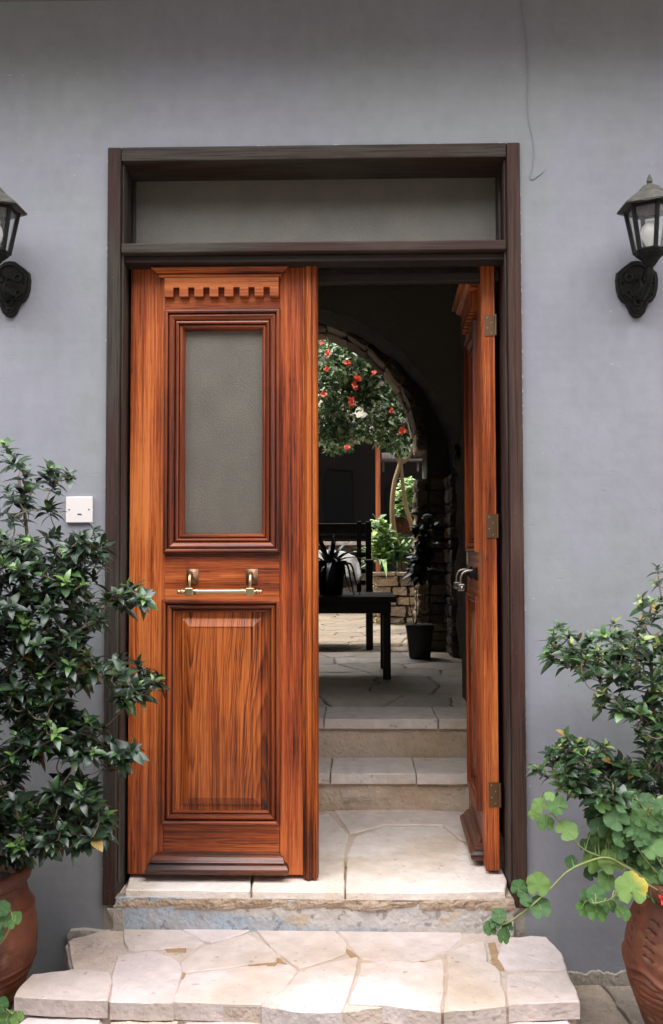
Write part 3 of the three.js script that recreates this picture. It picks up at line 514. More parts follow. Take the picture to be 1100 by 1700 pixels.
// front platform
{
  const plat = thing('stone_platform', 'pale limestone flagstone platform in front of the doorway', 'step');
  const polys = [
    [[110, 1565], [122, 1553], [150, 1549], [192, 1551], [196, 1578], [188, 1600], [150, 1603], [118, 1600]],
    [[208, 1535], [272, 1533], [325, 1557], [336, 1566], [322, 1572], [265, 1574], [214, 1578], [207, 1560]],
    [[283, 1533], [385, 1534], [414, 1545], [374, 1559], [350, 1565], [336, 1562]],
    [[352, 1568], [408, 1551], [440, 1568], [464, 1587], [450, 1596], [388, 1603], [326, 1611], [304, 1614], [302, 1598], [330, 1577]],
    [[196, 1588], [250, 1580], [286, 1591], [299, 1604], [297, 1624], [286, 1664], [240, 1665], [183, 1663], [187, 1622]],
    [[56, 1619], [130, 1612], [178, 1616], [183, 1630], [176, 1662], [122, 1661], [26, 1655], [30, 1646]],
    [[310, 1619], [392, 1607], [456, 1600], [476, 1601], [492, 1613], [468, 1642], [432, 1666], [360, 1664], [290, 1662], [300, 1632]],
    [[424, 1543], [550, 1541], [572, 1566], [572, 1583], [535, 1596], [496, 1608], [472, 1590], [445, 1566]],
    [[436, 1670], [472, 1645], [497, 1616], [546, 1602], [592, 1592], [588, 1620], [578, 1650], [565, 1681], [500, 1682]],
    [[558, 1541], [690, 1546], [762, 1547], [766, 1558], [736, 1578], [712, 1590], [640, 1598], [602, 1590], [582, 1568]],
    [[600, 1600], [702, 1598], [732, 1594], [736, 1625], [730, 1680], [640, 1668], [580, 1666], [594, 1632]],
    [[742, 1588], [772, 1571], [804, 1566], [808, 1600], [828, 1614], [838, 1670], [738, 1680], [744, 1625]],
    [[838, 1561], [880, 1554], [906, 1556], [930, 1582], [938, 1609], [870, 1607], [842, 1611], [826, 1590]],
    [[845, 1618], [940, 1614], [960, 1663], [845, 1667]]];
  polys.map((p) => { const c = [0, 1].map((k) => p.reduce((t, q) => t + q[k], 0) / p.length); return p.map((q) => { const d = Math.hypot(q[0] - c[0], (q[1] - c[1]) * 2) || 1; return [q[0] + (q[0] - c[0]) / d * 3.2, Math.min(q[1] + (q[1] - c[1]) / d * 3.2, 1682)]; }); }).forEach((p, i) => part(i ? `flagstone_${String(i).padStart(3, '0')}` : 'flagstone', flagGeo(pxPoly(p, YP), YP - (i === 0 ? 0.012 : 0) + (i % 3) * 0.002, 0.05, 900 + i, 0.004, 0.0035, 0.0025), M.flag[i % 4], plat));
  // small brown stones in the joints
  [[[272, 1573], [310, 1572], [308, 1580], [278, 1580]], [[410, 1600], [462, 1596], [458, 1604], [414, 1606]], [[451, 1584], [466, 1590], [476, 1600], [462, 1597]], [[697, 1593], [732, 1601], [730, 1606], [698, 1599]], [[570, 1571], [588, 1580], [596, 1588], [582, 1589]], [[810, 1565], [822, 1563], [838, 1611], [818, 1612]], [[298, 1612], [310, 1610], [306, 1624], [298, 1624]]].forEach((p) => part('filler_stone', flagGeo(pxPoly(p, YP), YP - 0.001, 0.03, 950, 0.002, 0.003, 0.002), M.tan, plat));
  // bed of mortar under and between the stones
  const bed = pxPoly([[112, 1560], [207, 1532], [420, 1531], [690, 1533], [838, 1552], [908, 1557], [935, 1590], [944, 1613], [956, 1660], [840, 1668], [740, 1678], [640, 1669], [560, 1678], [440, 1668], [290, 1662], [110, 1659], [34, 1652], [58, 1622], [120, 1606]], YP);
  part('mortar_bed', flagGeo(bed, YP - 0.0035, 0.17, 970, 0.003, 0.004, 0), M.paleMortar, plat);
  // courses of rough stones in the front face
  const R = rng(31);
  for (const [x0, x1, pz] of [[-0.955, 0.63, 0.57]]) {
    for (let row = 0, y = YP - 0.052; row < 2; row++) {
      const h = row ? 0.06 : 0.055;
      for (let x = x0 + (row ? 0.03 : 0); x < x1 - 0.03;) {
        const w = Math.min(0.12 + R() * 0.2, x1 - x), g = blockGeo(w * 0.98, h, 0.12, 40 + Math.floor(x * 90) + row * 7);
        const pyl = Wy(585 + (x + w / 2) * 590, 1668, YP).z;
        g.translate(x + w / 2, y - h / 2, pz - 0.055 - 0.02 * R() + (x > 0.2 ? -0.005 : 0)); x += w;
        part('course_stone', g, R() < 0.3 ? M.flagSide : M.flag[Math.floor(R() * 4)], plat);
      }
      y -= h * 0.98;
    }
  }
}
// threshold: pale slabs over a painted riser
const HALLX0 = -1.05, HALLX1 = 0.65;
{
  const th = thing('threshold', 'stone door sill with pale slabs over a flaking blue painted riser', 'step');
  const zb = -0.95;
  const rz = (px, py) => { const p = Wy(px, py, YT); return [p.x, p.z]; };
  const slabs = [
    [rz(208, 1477), rz(414, 1479), rz(418, 1453), rz(330, 1400), [-0.99, -0.5], [OX0 + 0.05, -0.21]],
    [rz(418, 1479), rz(571, 1481), rz(571, 1420), rz(578, 1385), rz(545, 1350), [-0.55, -0.62], rz(332, 1400), rz(420, 1452)],
    [rz(574, 1481), rz(700, 1482), rz(838, 1479), [OX1 - 0.05, -0.1], [OX1 - 0.05, -0.26], rz(762, 1395), rz(735, 1372), rz(640, 1371), rz(590, 1388), rz(575, 1420)],
    [rz(580, 1383), rz(640, 1368), rz(735, 1369), rz(764, 1392), [0.62, -0.4], [0.599, -0.94], rz(660, 1343), rz(555, 1345)],
  ];
  slabs.forEach((p, i) => part(i ? `slab_00${i}` : 'slab', flagGeo(p, YT, 0.026, 500 + i, 0.0025, 0.004, 0.0008), M.inner[(i + 2) % 4], th));
  part('mortar_bed', plainBox(OX0 + 0.047, OX1 - 0.047, 0.02, YT - 0.027, -0.3, -0.022), M.mortar, th);
  // painted riser, slightly proud, with uneven top
  const R = rng(8), sh = new THREE.Shape(), xa = OX0 + 0.05, xb = OX1 - 0.05, top = W(520, 1494, 0.02).y, n = 40;
  sh.moveTo(xa, YP - 0.02);
  for (let i = 0; i <= n; i++) { const u = i / n; sh.lineTo(xa + (xb - xa) * u, top - 0.012 * u * u + (R() - 0.5) * 0.006 - (u > 0.75 ? 0.012 * Math.sin((u - 0.75) * 12) : 0)); }
  sh.lineTo(xb, YP - 0.02);
  const g = new THREE.ExtrudeGeometry(sh, { depth: 0.026, bevelEnabled: true, bevelSize: 0.003, bevelThickness: 0.004, bevelSegments: 2 }); g.translate(0, 0, -0.016);
  const u = uvBox(g, 'y', -xa, -YP + 0.02); part('painted_riser', u, M.riser, th);
  const mb = []; for (let i = 0; i < 13; i++) { const w = (xb - xa) / 13, b = blockGeo(w * 1.3, 0.036, 0.05, 300 + i); b.translate(xa + (i + 0.5) * w, YT - 0.042, -0.008 + R() * 0.006); mb.push(b); }
  part('mortar_joint', merge(mb), M.joint, th);
}
// inner hall floor, two steps, upper floor
struct('hall_floor', plainBox(HALLX0, HALLX1, 0.02, YT - 0.006, -0.97, -0.301), M.mortar);
{
  const mk = (label, y0, y1, zf, zb, joints, ri) => {
    const st = thing('stone_step', label, 'step', [0, 0, 0]);
    part('riser', plainBox(HALLX0, HALLX1, y0, y1 - 0.046, zb - 0.3, zf - 0.02), M.mortar, st);
    const R = rng(ri);
    let x = HALLX0; joints.push(HALLX1);
    joints.forEach((j, i) => { part('nosing_slab', flagGeo([[x + 0.003, zf], [j - 0.003, zf + (R() - 0.5) * 0.01], [j - 0.003, zb], [x + 0.003, zb]], y1, 0.045, ri + i, 0.003, 0.005, 0.001), M.inner[(i + ri) % 4], st); x = j; });
    // rubble showing in the riser
    for (let i = 0; i < 7; i++) { const w = 0.12 + R() * 0.16, h = 0.03 + R() * 0.03, b = blockGeo(w, h, 0.05, ri + 70 + i); b.translate(-0.2 + i * 0.17 + R() * 0.05, y0 + 0.03 + R() * (y1 - y0 - 0.11), zf - 0.036); part('riser_stone', b, R() < 0.5 ? M.tan : M.flagSide, st); }
  };
  mk('lower of the two stone steps inside the doorway', 0.02, YS1, -0.955, -1.28, [-0.9, W(548, 1290, -0.95).x, W(691, 1290, -0.95).x], 600);
  mk('upper of the two stone steps inside the doorway', 0.02, YF, -1.27, -1.62, [-0.75, -0.14, W(720, 1200, -1.27).x + 0.02], 640);
}
{
  const f = struct('inner_floor', plainBox(-2.6, 2.2, 0.1, YF - 0.008, -4.35, -1.9), M.hallJoint);
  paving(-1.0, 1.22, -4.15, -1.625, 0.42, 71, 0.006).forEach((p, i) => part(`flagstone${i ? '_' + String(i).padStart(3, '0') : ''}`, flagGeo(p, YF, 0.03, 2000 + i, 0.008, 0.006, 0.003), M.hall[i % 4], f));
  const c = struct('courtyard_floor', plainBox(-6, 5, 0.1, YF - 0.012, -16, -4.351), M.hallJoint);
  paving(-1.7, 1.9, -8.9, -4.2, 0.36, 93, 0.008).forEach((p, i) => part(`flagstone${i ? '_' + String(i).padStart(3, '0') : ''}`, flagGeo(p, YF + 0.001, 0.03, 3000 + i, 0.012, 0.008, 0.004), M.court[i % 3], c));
}

// ---------------------------------------------------------------- arch wall
{
  const ZF = -3.75, ZB = -4.25, CX = -0.52, CY = 2.02, RR = 1.3;
  const aw = thing('arch_wall', 'dark rubble stone wall with a round arch to the courtyard', 'wall');
  const R = rng(17), s = new THREE.Shape([[-2.3, 0.1], [-2.3, 3.72], [1.5, 3.72], [1.5, 0.1]].map(([x, y]) => new THREE.Vector2(x, y)));
  const hp = [[CX - RR, 0.12], [CX + RR - 0.02, 0.12]];
  for (let i = 0; i <= 8; i++) hp.push([CX + RR + (R() - 0.5) * 0.05, YF + 0.1 + i * 0.15]);
  for (let i = 0; i <= 40; i++) { const a = i / 40 * Math.PI, r = RR + (i % 3 ? 0 : (R() - 0.5) * 0.05); hp.push([CX + Math.cos(a) * r, CY + Math.sin(a) * r]); }
  s.holes.push(new THREE.Path(hp.map(([x, y]) => new THREE.Vector2(x, y))));
  const g = new THREE.ExtrudeGeometry(s, { depth: ZF - ZB, bevelEnabled: false }); g.translate(0, 0, ZB);
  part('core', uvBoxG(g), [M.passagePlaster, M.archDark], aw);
  // inner rib on the courtyard side, narrower than the front of the arch, lined with stones
  const RB = 1.07, CYB = CY + 0.26, ZR = -4.78, ZS = ZB + 0.02, s2 = new THREE.Shape(), n2 = 48, A = [];
  for (let i = 0; i <= n2; i++) { const a = i / n2 * Math.PI; A.push([CX + Math.cos(a) * (RB + 0.05), CYB + Math.sin(a) * (RB + 0.05)]); }
  s2.setFromPoints([[CX + RR + 0.3, 0.12], [CX + RR + 0.3, CY + 1.65], [CX - RR - 0.3, CY + 1.65], [CX - RR - 0.3, 0.12], [CX - RB - 0.05, 0.12], ...A.reverse(), [CX + RB + 0.05, 0.12]].map(([x, y]) => new THREE.Vector2(x, y)));
  const g2 = new THREE.ExtrudeGeometry(s2, { depth: ZS - ZR - 0.03, bevelEnabled: false }); g2.translate(0, 0, ZR);
  part('rib_core', uvBox(g2), M.room, aw);
  for (let a = -0.02, i = 0; a < Math.PI * 0.8; i++) {
    const da = 0.1 + R() * 0.12; let z = ZR - 0.02;
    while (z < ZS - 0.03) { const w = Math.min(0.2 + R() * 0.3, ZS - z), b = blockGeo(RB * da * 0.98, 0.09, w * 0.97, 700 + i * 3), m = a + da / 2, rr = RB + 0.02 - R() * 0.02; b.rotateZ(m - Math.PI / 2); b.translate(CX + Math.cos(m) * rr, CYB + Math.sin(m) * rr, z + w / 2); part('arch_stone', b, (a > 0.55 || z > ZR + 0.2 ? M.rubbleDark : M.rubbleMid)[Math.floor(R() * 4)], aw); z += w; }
    a += da;
  }
  // rubble courses of the right pier: its inner faces and the step between them
  for (let y = YF; y < CY - 0.02;) {
    const h = 0.06 + R() * 0.07, row = (z0, z1, x, set) => { for (let z = z0; z < z1 - 0.03;) { const w = Math.min(0.14 + R() * 0.16, z1 - z), b = blockGeo(w * 0.95, h * 0.93, 0.09, 800 + Math.floor(y * 100 + z * 37)); b.rotateY(-Math.PI / 2); b.translate(x - R() * 0.015, y + h / 2, z + w / 2); z += w; part('pier_stone', b, set[Math.floor(R() * 4)], aw); } };
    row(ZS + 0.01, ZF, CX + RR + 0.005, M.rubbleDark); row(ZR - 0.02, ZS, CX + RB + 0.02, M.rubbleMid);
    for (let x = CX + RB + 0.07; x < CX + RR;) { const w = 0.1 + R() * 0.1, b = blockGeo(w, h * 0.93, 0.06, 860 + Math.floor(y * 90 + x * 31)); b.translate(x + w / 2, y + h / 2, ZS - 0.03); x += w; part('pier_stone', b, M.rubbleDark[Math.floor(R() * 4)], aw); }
    y += h;
  }
}

// ---------------------------------------------------------------- lanterns, switch plate, wire
function lantern(label, sx, cx, cy) {
  // origin on the wall at the middle of the backplate; sx = -1 leans the ornament the other way
  const t = thing('wall_lantern', label, 'lantern', [cx, cy, 0], 'lanterns either side of the door');
  const sh = new THREE.Shape();
  const half = [[0, 0.093], [0.018, 0.09], [0.034, 0.078], [0.05, 0.066], [0.0655, 0.052], [0.069, 0.03], [0.067, 0.0], [0.06, -0.026], [0.05, -0.042], [0.036, -0.05], [0.03, -0.064], [0.022, -0.084], [0.01, -0.096], [0, -0.099]];
  sh.setFromPoints([...half.map(([x, y]) => new THREE.Vector2(x, y)), ...half.slice(1, -1).reverse().map(([x, y]) => new THREE.Vector2(-x, y))]);
  const bp = new THREE.ExtrudeGeometry(sh, { depth: 0.008, bevelEnabled: true, bevelSize: 0.004, bevelThickness: 0.006, bevelSegments: 3 }); bp.translate(0, 0, 0.006);
  part('backplate', uvBox(bp), M.iron, t);
  const orn = [];
  const rim = []; for (const [x, y] of half) rim.push(V(x * 0.86, y * 0.88, 0.022)); for (const [x, y] of half.slice(0, -1).reverse()) rim.push(V(-x * 0.86, y * 0.88, 0.022));
  orn.push(tube(rim, 0.003, 0.003, 60, 6));
  for (const [x, y, r] of [[0.03, 0.035, 0.012], [-0.03, 0.035, 0.012], [0.032, -0.02, 0.01], [-0.032, -0.02, 0.01], [0, -0.05, 0.011], [0.018, -0.035, 0.008], [-0.018, -0.035, 0.008]]) { const g = new THREE.TorusGeometry(r, 0.0032, 6, 14); g.translate(x, y, 0.022); orn.push(g); }
  for (const [x, y] of [[0.052, 0.02], [-0.052, 0.02], [0, -0.075], [0.05, -0.02], [-0.05, -0.02]]) { const g = new THREE.SphereGeometry(0.0055, 8, 6); g.translate(x, y, 0.022); orn.push(g); }
  part('ornament', merge(orn), M.iron, t);
  const LZ = 0.165, Y0 = 0.055;                                   // lamp body centre line and foot
  part('arm', merge([tube([V(0, -0.03, 0.02), V(0, -0.045, 0.06), V(0, -0.03, 0.12), V(0, 0.0, 0.155), V(0, 0.05, LZ)], 0.012, 0.009, 26, 9), tube([V(0.0, 0.03, 0.02), V(0.0, 0.02, 0.05), V(0, -0.01, 0.065), V(0, -0.03, 0.05), V(0, -0.02, 0.035)], 0.005, 0.003, 18, 6), tube([V(0.012 * sx, 0.012, 0.024), V(0.002 * sx, 0.035, 0.1), V(0, 0.045, LZ)], 0.004, 0.004, 12, 6)]), M.iron, t);
  const hex = (rt, rb, y0, y1, open = false) => { const g = new THREE.CylinderGeometry(rt, rb, y1 - y0, 6, 1, open); g.translate(0, (y0 + y1) / 2, LZ); return uvBox(g); };
  part('foot', merge([hex(0.05, 0.028, Y0 - 0.004, Y0 + 0.014), hex(0.028, 0.012, Y0 - 0.026, Y0 - 0.0045), hex(0.053, 0.05, Y0 + 0.0145, Y0 + 0.022)]), M.iron, t);
  const yb = Y0 + 0.022, yt = Y0 + 0.17, rb = 0.05, rt = 0.079;
  const C = (k, r, y) => { const a = k / 6 * Math.PI * 2; return V(Math.sin(a) * r, y, LZ + Math.cos(a) * r); };
  const bars = [];
  for (let k = 0; k < 6; k++) {
    bars.push(tube([C(k, rb, yb), C(k, (rb + rt) / 2, (yb + yt) / 2), C(k, rt, yt)], 0.0078, 0.0078, 4, 6));
    bars.push(tube([C(k, rt - 0.001, yt - 0.006), C(k + 1, rt - 0.001, yt - 0.006)].concat([]), 0.006, 0.006, 2, 6), tube([C(k, rb, yb + 0.003), C(k + 1, rb, yb + 0.003)], 0.005, 0.005, 2, 6));
    const q = new GB(), i0 = 0.98, a = C(k, rb, yb), b = C(k + 1, rb, yb), c = C(k + 1, rt, yt), d = C(k, rt, yt), sc = (v) => [v.x * i0, v.y, LZ + (v.z - LZ) * i0];
    q.quad(sc(a), sc(b), sc(c), sc(d), [0, 0], [0.05, 0], [0.07, 0.14], [0, 0.14]);
    part('pane', q.build(), M.lampGlass, t);
  }
  part('cage', merge(bars), M.iron, t);
  const roof = part('roof', merge([hex(0.052, 0.108, yt + 0.004, yt + 0.046, true), hex(0.028, 0.0515, yt + 0.047, yt + 0.07), hex(0.108, 0.1085, yt - 0.001, yt + 0.0035, true)]), M.ironDusty, t);
  const lat = new THREE.LatheGeometry([[0, 0.045], [0.003, 0.04], [0.007, 0.03], [0.01, 0.02], [0.009, 0.014], [0.006, 0.012], [0.012, 0.008], [0.02, 0.0], [0, 0]].map(([a, b]) => new THREE.Vector2(a, b)), 12); lat.translate(0, yt + 0.07, LZ);
  part('finial', lat, M.ironDusty, roof);
  const bl = new THREE.LatheGeometry([[0.012, 0], [0.014, 0.02], [0.026, 0.045], [0.03, 0.065], [0.026, 0.085], [0.012, 0.1], [0, 0.103]].map(([a, b]) => new THREE.Vector2(a, b)), 18); bl.translate(0, Y0 + 0.022, LZ);
  part('bulb', bl, M.bulb, t);
  return t;
}
{ const p = W(1058, 478, 0.02), q = W(15, 478, 0.02);
  lantern('black iron wall lantern on the right of the door below the wire', 1, p.x, p.y);
  lantern('black iron wall lantern cut by the left edge above the leafy shrub', -1, q.x, q.y); }
{
  const a = W(109.5, 868, 0.006), b = W(154, 824.5, 0.006), w = b.x - a.x, h = b.y - a.y;
  const sp = thing('cover_plate', 'square white plastic cover plate on the wall behind the left shrub', 'switch plate', [(a.x + b.x) / 2, (a.y + b.y) / 2, 0]);
  const g = new RoundedBoxGeometry(w, h, 0.012, 3, 0.003); g.translate(0, 0, 0.0065); part('plate', g, M.whitePlastic, sp);
  for (const [x, y] of [[-w * 0.37, 0], [w * 0.37, 0]]) { const c = new THREE.CylinderGeometry(0.0028, 0.0028, 0.003, 10); c.rotateX(Math.PI / 2); c.translate(x, y, 0.012); part('screw', c, M.slot, sp); }
  const sl = new THREE.BoxGeometry(0.014, 0.0035, 0.003); sl.translate(0.002, -h * 0.17, 0.0125); part('slot', sl, M.slot, sp);
}
{
  const pts = [[864, -40], [866, 10], [873, 60], [876, 120], [875, 170], [878, 205], [883, 225], [886, 255], [884, 275], [880, 297], [884, 298], [892, 292], [899, 287], [903, 281]].map(([x, y]) => { const p = W(x, y, 0.003); return V(p.x, p.y, 0.003); });
  const w = part(numbered('wire'), tube(pts, 0.0019, 0.0016, 90, 6), M.wire, scene); tag(w, 'thin painted wire hanging down the wall right of the frame', 'cable');
}

// worn paving between the platform and the right pot
{
  const pv = struct('pavement', plainBox(0.55, 2.2, -0.05, 0.004, -0.05, 1.1), M.rubbleJoint);
  paving(0.56, 2.19, 0.012, 1.09, 0.3, 55, 0.006).forEach((p, i) => part(`paving_stone${i ? '_' + String(i).padStart(3, '0') : ''}`, flagGeo(p, 0.012, 0.012, 5000 + i, 0.008, 0.006, 0.003), M.pave[i % 3], pv));
}
// ---------------------------------------------------------------- pots
function pot(label, x, y, z, H, Rr, carved, seed) {
  const t = thing('terracotta_pot', label, 'pot', [x, y, z]);
  const prof = (v) => { // radius at height v 0..1
    const k = [[0, 0.62], [0.06, 0.66], [0.25, 0.86], [0.45, 0.985], [0.6, 1.0], [0.75, 0.96], [0.86, 0.87], [0.93, 0.82], [1, 0.8]];
    for (let i = 0; i + 1 < k.length; i++) if (v <= k[i + 1][0]) { const t = (v - k[i][0]) / (k[i + 1][0] - k[i][0]), s = t * t * (3 - 2 * t) * 0.4 + t * 0.6; return k[i][1] + (k[i + 1][1] - k[i][1]) * s; }
    return 0.8;
  };
  const nu = 260, nv = 150, g = new THREE.BufferGeometry(), P = [], U = [], I = [];
  for (let j = 0; j <= nv; j++) for (let i = 0; i <= nu; i++) {
    const v = j / nv, a = i / nu * Math.PI * 2; let r = prof(v) * Rr;
    r += (noise(a * 6, v * 20, seed) - 0.5) * 0.003;
    if (carved) {
      const wave = 0.55 + 0.02 * Math.sin(a * 9);
      r += 0.009 * Math.exp(-(((v - wave) / 0.014) ** 2)) + 0.005 * Math.exp(-(((v - wave + 0.055) / 0.012) ** 2)) - 0.004 * Math.exp(-(((v - wave + 0.028) / 0.01) ** 2));
      if (v > 0.62 && v < 0.86) { const kk = Math.floor(a / 0.42), la = a / 0.42 - kk; if (la < 0.42) { const sl = v * 21 + la * 0.8, f = sl - Math.floor(sl); r -= 0.011 * sst(0.62, 0.8, f) * (1 - sst(0.85, 1, f)) * sst(0.02, 0.08, la) * (1 - sst(0.34, 0.42, la)); } }
      if (v < 0.5) { const f = (v * 26 + 0.3 * Math.sin(a * 3)) % 1; r -= 0.007 * sst(0.6, 0.8, f) * (1 - sst(0.8, 1, f)) * (0.3 + noise(a * 5, v * 9, 4)); }
    } else r += 0.0035 * (Math.exp(-(((v - 0.42) / 0.012) ** 2)) + Math.exp(-(((v - 0.36) / 0.012) ** 2)) + Math.exp(-(((v - 0.78) / 0.012) ** 2)));
    P.push(Math.sin(a) * r, v * H, Math.cos(a) * r); U.push(a * Rr, v * H);
  }
  for (let j = 0; j < nv; j++) for (let i = 0; i < nu; i++) { const a = j * (nu + 1) + i, b = a + 1, c = a + nu + 1, d = c + 1; I.push(a, b, d, a, d, c); }
  g.setAttribute('position', new THREE.Float32BufferAttribute(P, 3)); g.setAttribute('uv', new THREE.Float32BufferAttribute(U, 2)); g.setIndex(I); g.computeVertexNormals();
  part('body', g, M.clay, t);
  const rim = new THREE.LatheGeometry([[0.79, -0.03], [0.84, -0.028], [0.9, -0.012], [0.915, 0.006], [0.9, 0.022], [0.86, 0.028], [0.8, 0.022], [0.76, 0.0], [0.74, -0.07], [0.73, -0.12]].map(([a, b]) => new THREE.Vector2(a * Rr, H + b)), 64);
  part('rim', uvBoxU(rim), M.clay, t);
  const so = new THREE.CircleGeometry(Rr * 0.75, 32); so.rotateX(-Math.PI / 2); so.translate(0, H - 0.04, 0); part('soil', so, M.soil, t);
  if (!carved) { const hd = tube([V(0.09, H * 0.83, Rr * 0.86), V(0.105, H * 0.8, Rr * 0.96), V(0.1, H * 0.72, Rr * 1.0), V(0.115, H * 0.66, Rr * 0.96)], 0.014, 0.01, 16, 8); part('lug', hd, M.clay, t); }
  return t;
}
function uvBoxU(g) { const u = g.attributes.uv; for (let i = 0; i < u.count; i++) u.setXY(i, u.getX(i) * 1.5, u.getY(i) * 0.2); return g; }
const RPX = 1.05, RPZ = 0.44, LPX = -1.225, LPZ = 0.27;
pot('carved terracotta pot at the right edge holding the geranium', RPX, 0, RPZ, 0.5, 0.255, true, 3);
pot('shaded terracotta pot at the left edge under the tall shrub', LPX, 0, LPZ, 0.45, 0.225, false, 9);

// ---------------------------------------------------------------- leaves
function leafGeo(shape, color, color2, seed) {
  // unit leaf along +y, face towards +z, length 1
  const R = rng(seed), n = 6, P = [], C = [], I = [], bend = 0.18 + R() * 0.35, fold = 0.12 + R() * 0.25, tw = (R() - 0.5) * 0.3;
  const wd = shape === 'lance' ? (t) => 0.22 * Math.pow(Math.sin(Math.PI * Math.pow(t, 0.8)), 0.85) : shape === 'ovate' ? (t) => 0.25 * Math.pow(Math.sin(Math.PI * Math.pow(t, 0.75)), 0.75) : (t) => 0.055 * Math.pow(1 - t, 0.6) * Math.min(1, t * 12 + 0.5);
  for (let i = 0; i <= n; i++) {
    const t = i / n, w = wd(t) + 0.004, z = -bend * t * t, y = t * (1 - 0.12 * bend * t);
    for (const sx of [-1, 0, 1]) {
      const x = sx * w * Math.cos(tw * t), zz = z + Math.abs(sx) * w * fold + sx * w * Math.sin(tw * t) + (sx ? (R() - 0.5) * 0.02 : 0);
      P.push(x, y, zz); const m = sx === 0 ? 0.3 : 0, k = 0.88 + R() * 0.24;
      C.push((color[0] + (color2[0] - color[0]) * m) * k, (color[1] + (color2[1] - color[1]) * m) * k, (color[2] + (color2[2] - color[2]) * m) * k);
    }
  }
  for (let i = 0; i < n; i++) for (const s of [0, 1]) { const a = i * 3 + s, b = a + 1, c = a + 3, d = a + 4; I.push(a, b, d, a, d, c); }
  const g = new THREE.BufferGeometry(); g.setAttribute('position', new THREE.Float32BufferAttribute(P, 3)); g.setAttribute('color', new THREE.Float32BufferAttribute(C, 3)); g.setIndex(I); g.computeVertexNormals();
  return g;
}
function leafSet(shape, tones, seed) { const out = []; tones.forEach(([a, b], i) => { const v = []; for (let k = 0; k < 4; k++) v.push(leafGeo(shape, a, b, seed + i * 10 + k)); out.push(v); }); return out; }
// leaves: list of {m: Matrix4, g: geometry}; the largest 300 become parts, the rest one foliage part
function addLeaves(root, leaves, mat, most = 300, name = 'leaf') {
  const s = new THREE.Vector3(), q = new THREE.Quaternion(), p = new THREE.Vector3(), n = new THREE.Vector3();
  for (const l of leaves) { l.m.decompose(p, q, s); n.set(0, 0, 1).applyQuaternion(q); const v = camera.position.clone().sub(p), d = v.length(), c = p.clone().project(camera); l.k = s.x * s.y / (d * d) * (0.25 + Math.abs(n.dot(v.normalize()))) * (Math.abs(c.x) < 1.02 && Math.abs(c.y) < 1.02 ? 1 : 0.001) * (1 + 2 * (p.z - (root.userData.front ?? p.z))); }
  leaves.sort((a, b) => b.k - a.k);
  leaves.slice(0, most).forEach((l, i) => { const o = part(i ? `${name}_${String(i).padStart(3, '0')}` : name, l.g, mat, root); l.m.decompose(o.position, o.quaternion, o.scale); });
  const rest = leaves.slice(most);
  if (rest.length) { const o = part('foliage', mergeGeometries(rest.map((l) => l.g.clone().applyMatrix4(l.m))), mat, root); o.userData.kind = 'stuff'; }
}
const aim = (dir, up) => { // quaternion whose +y is dir and whose +z leans to up
  const y = dir.clone().normalize(), x = new THREE.Vector3().crossVectors(y, up); if (x.lengthSq() < 1e-6) x.set(1, 0, 0); x.normalize(); const z = new THREE.Vector3().crossVectors(x, y);
  return new THREE.Quaternion().setFromRotationMatrix(new THREE.Matrix4().makeBasis(x, y, z));
};
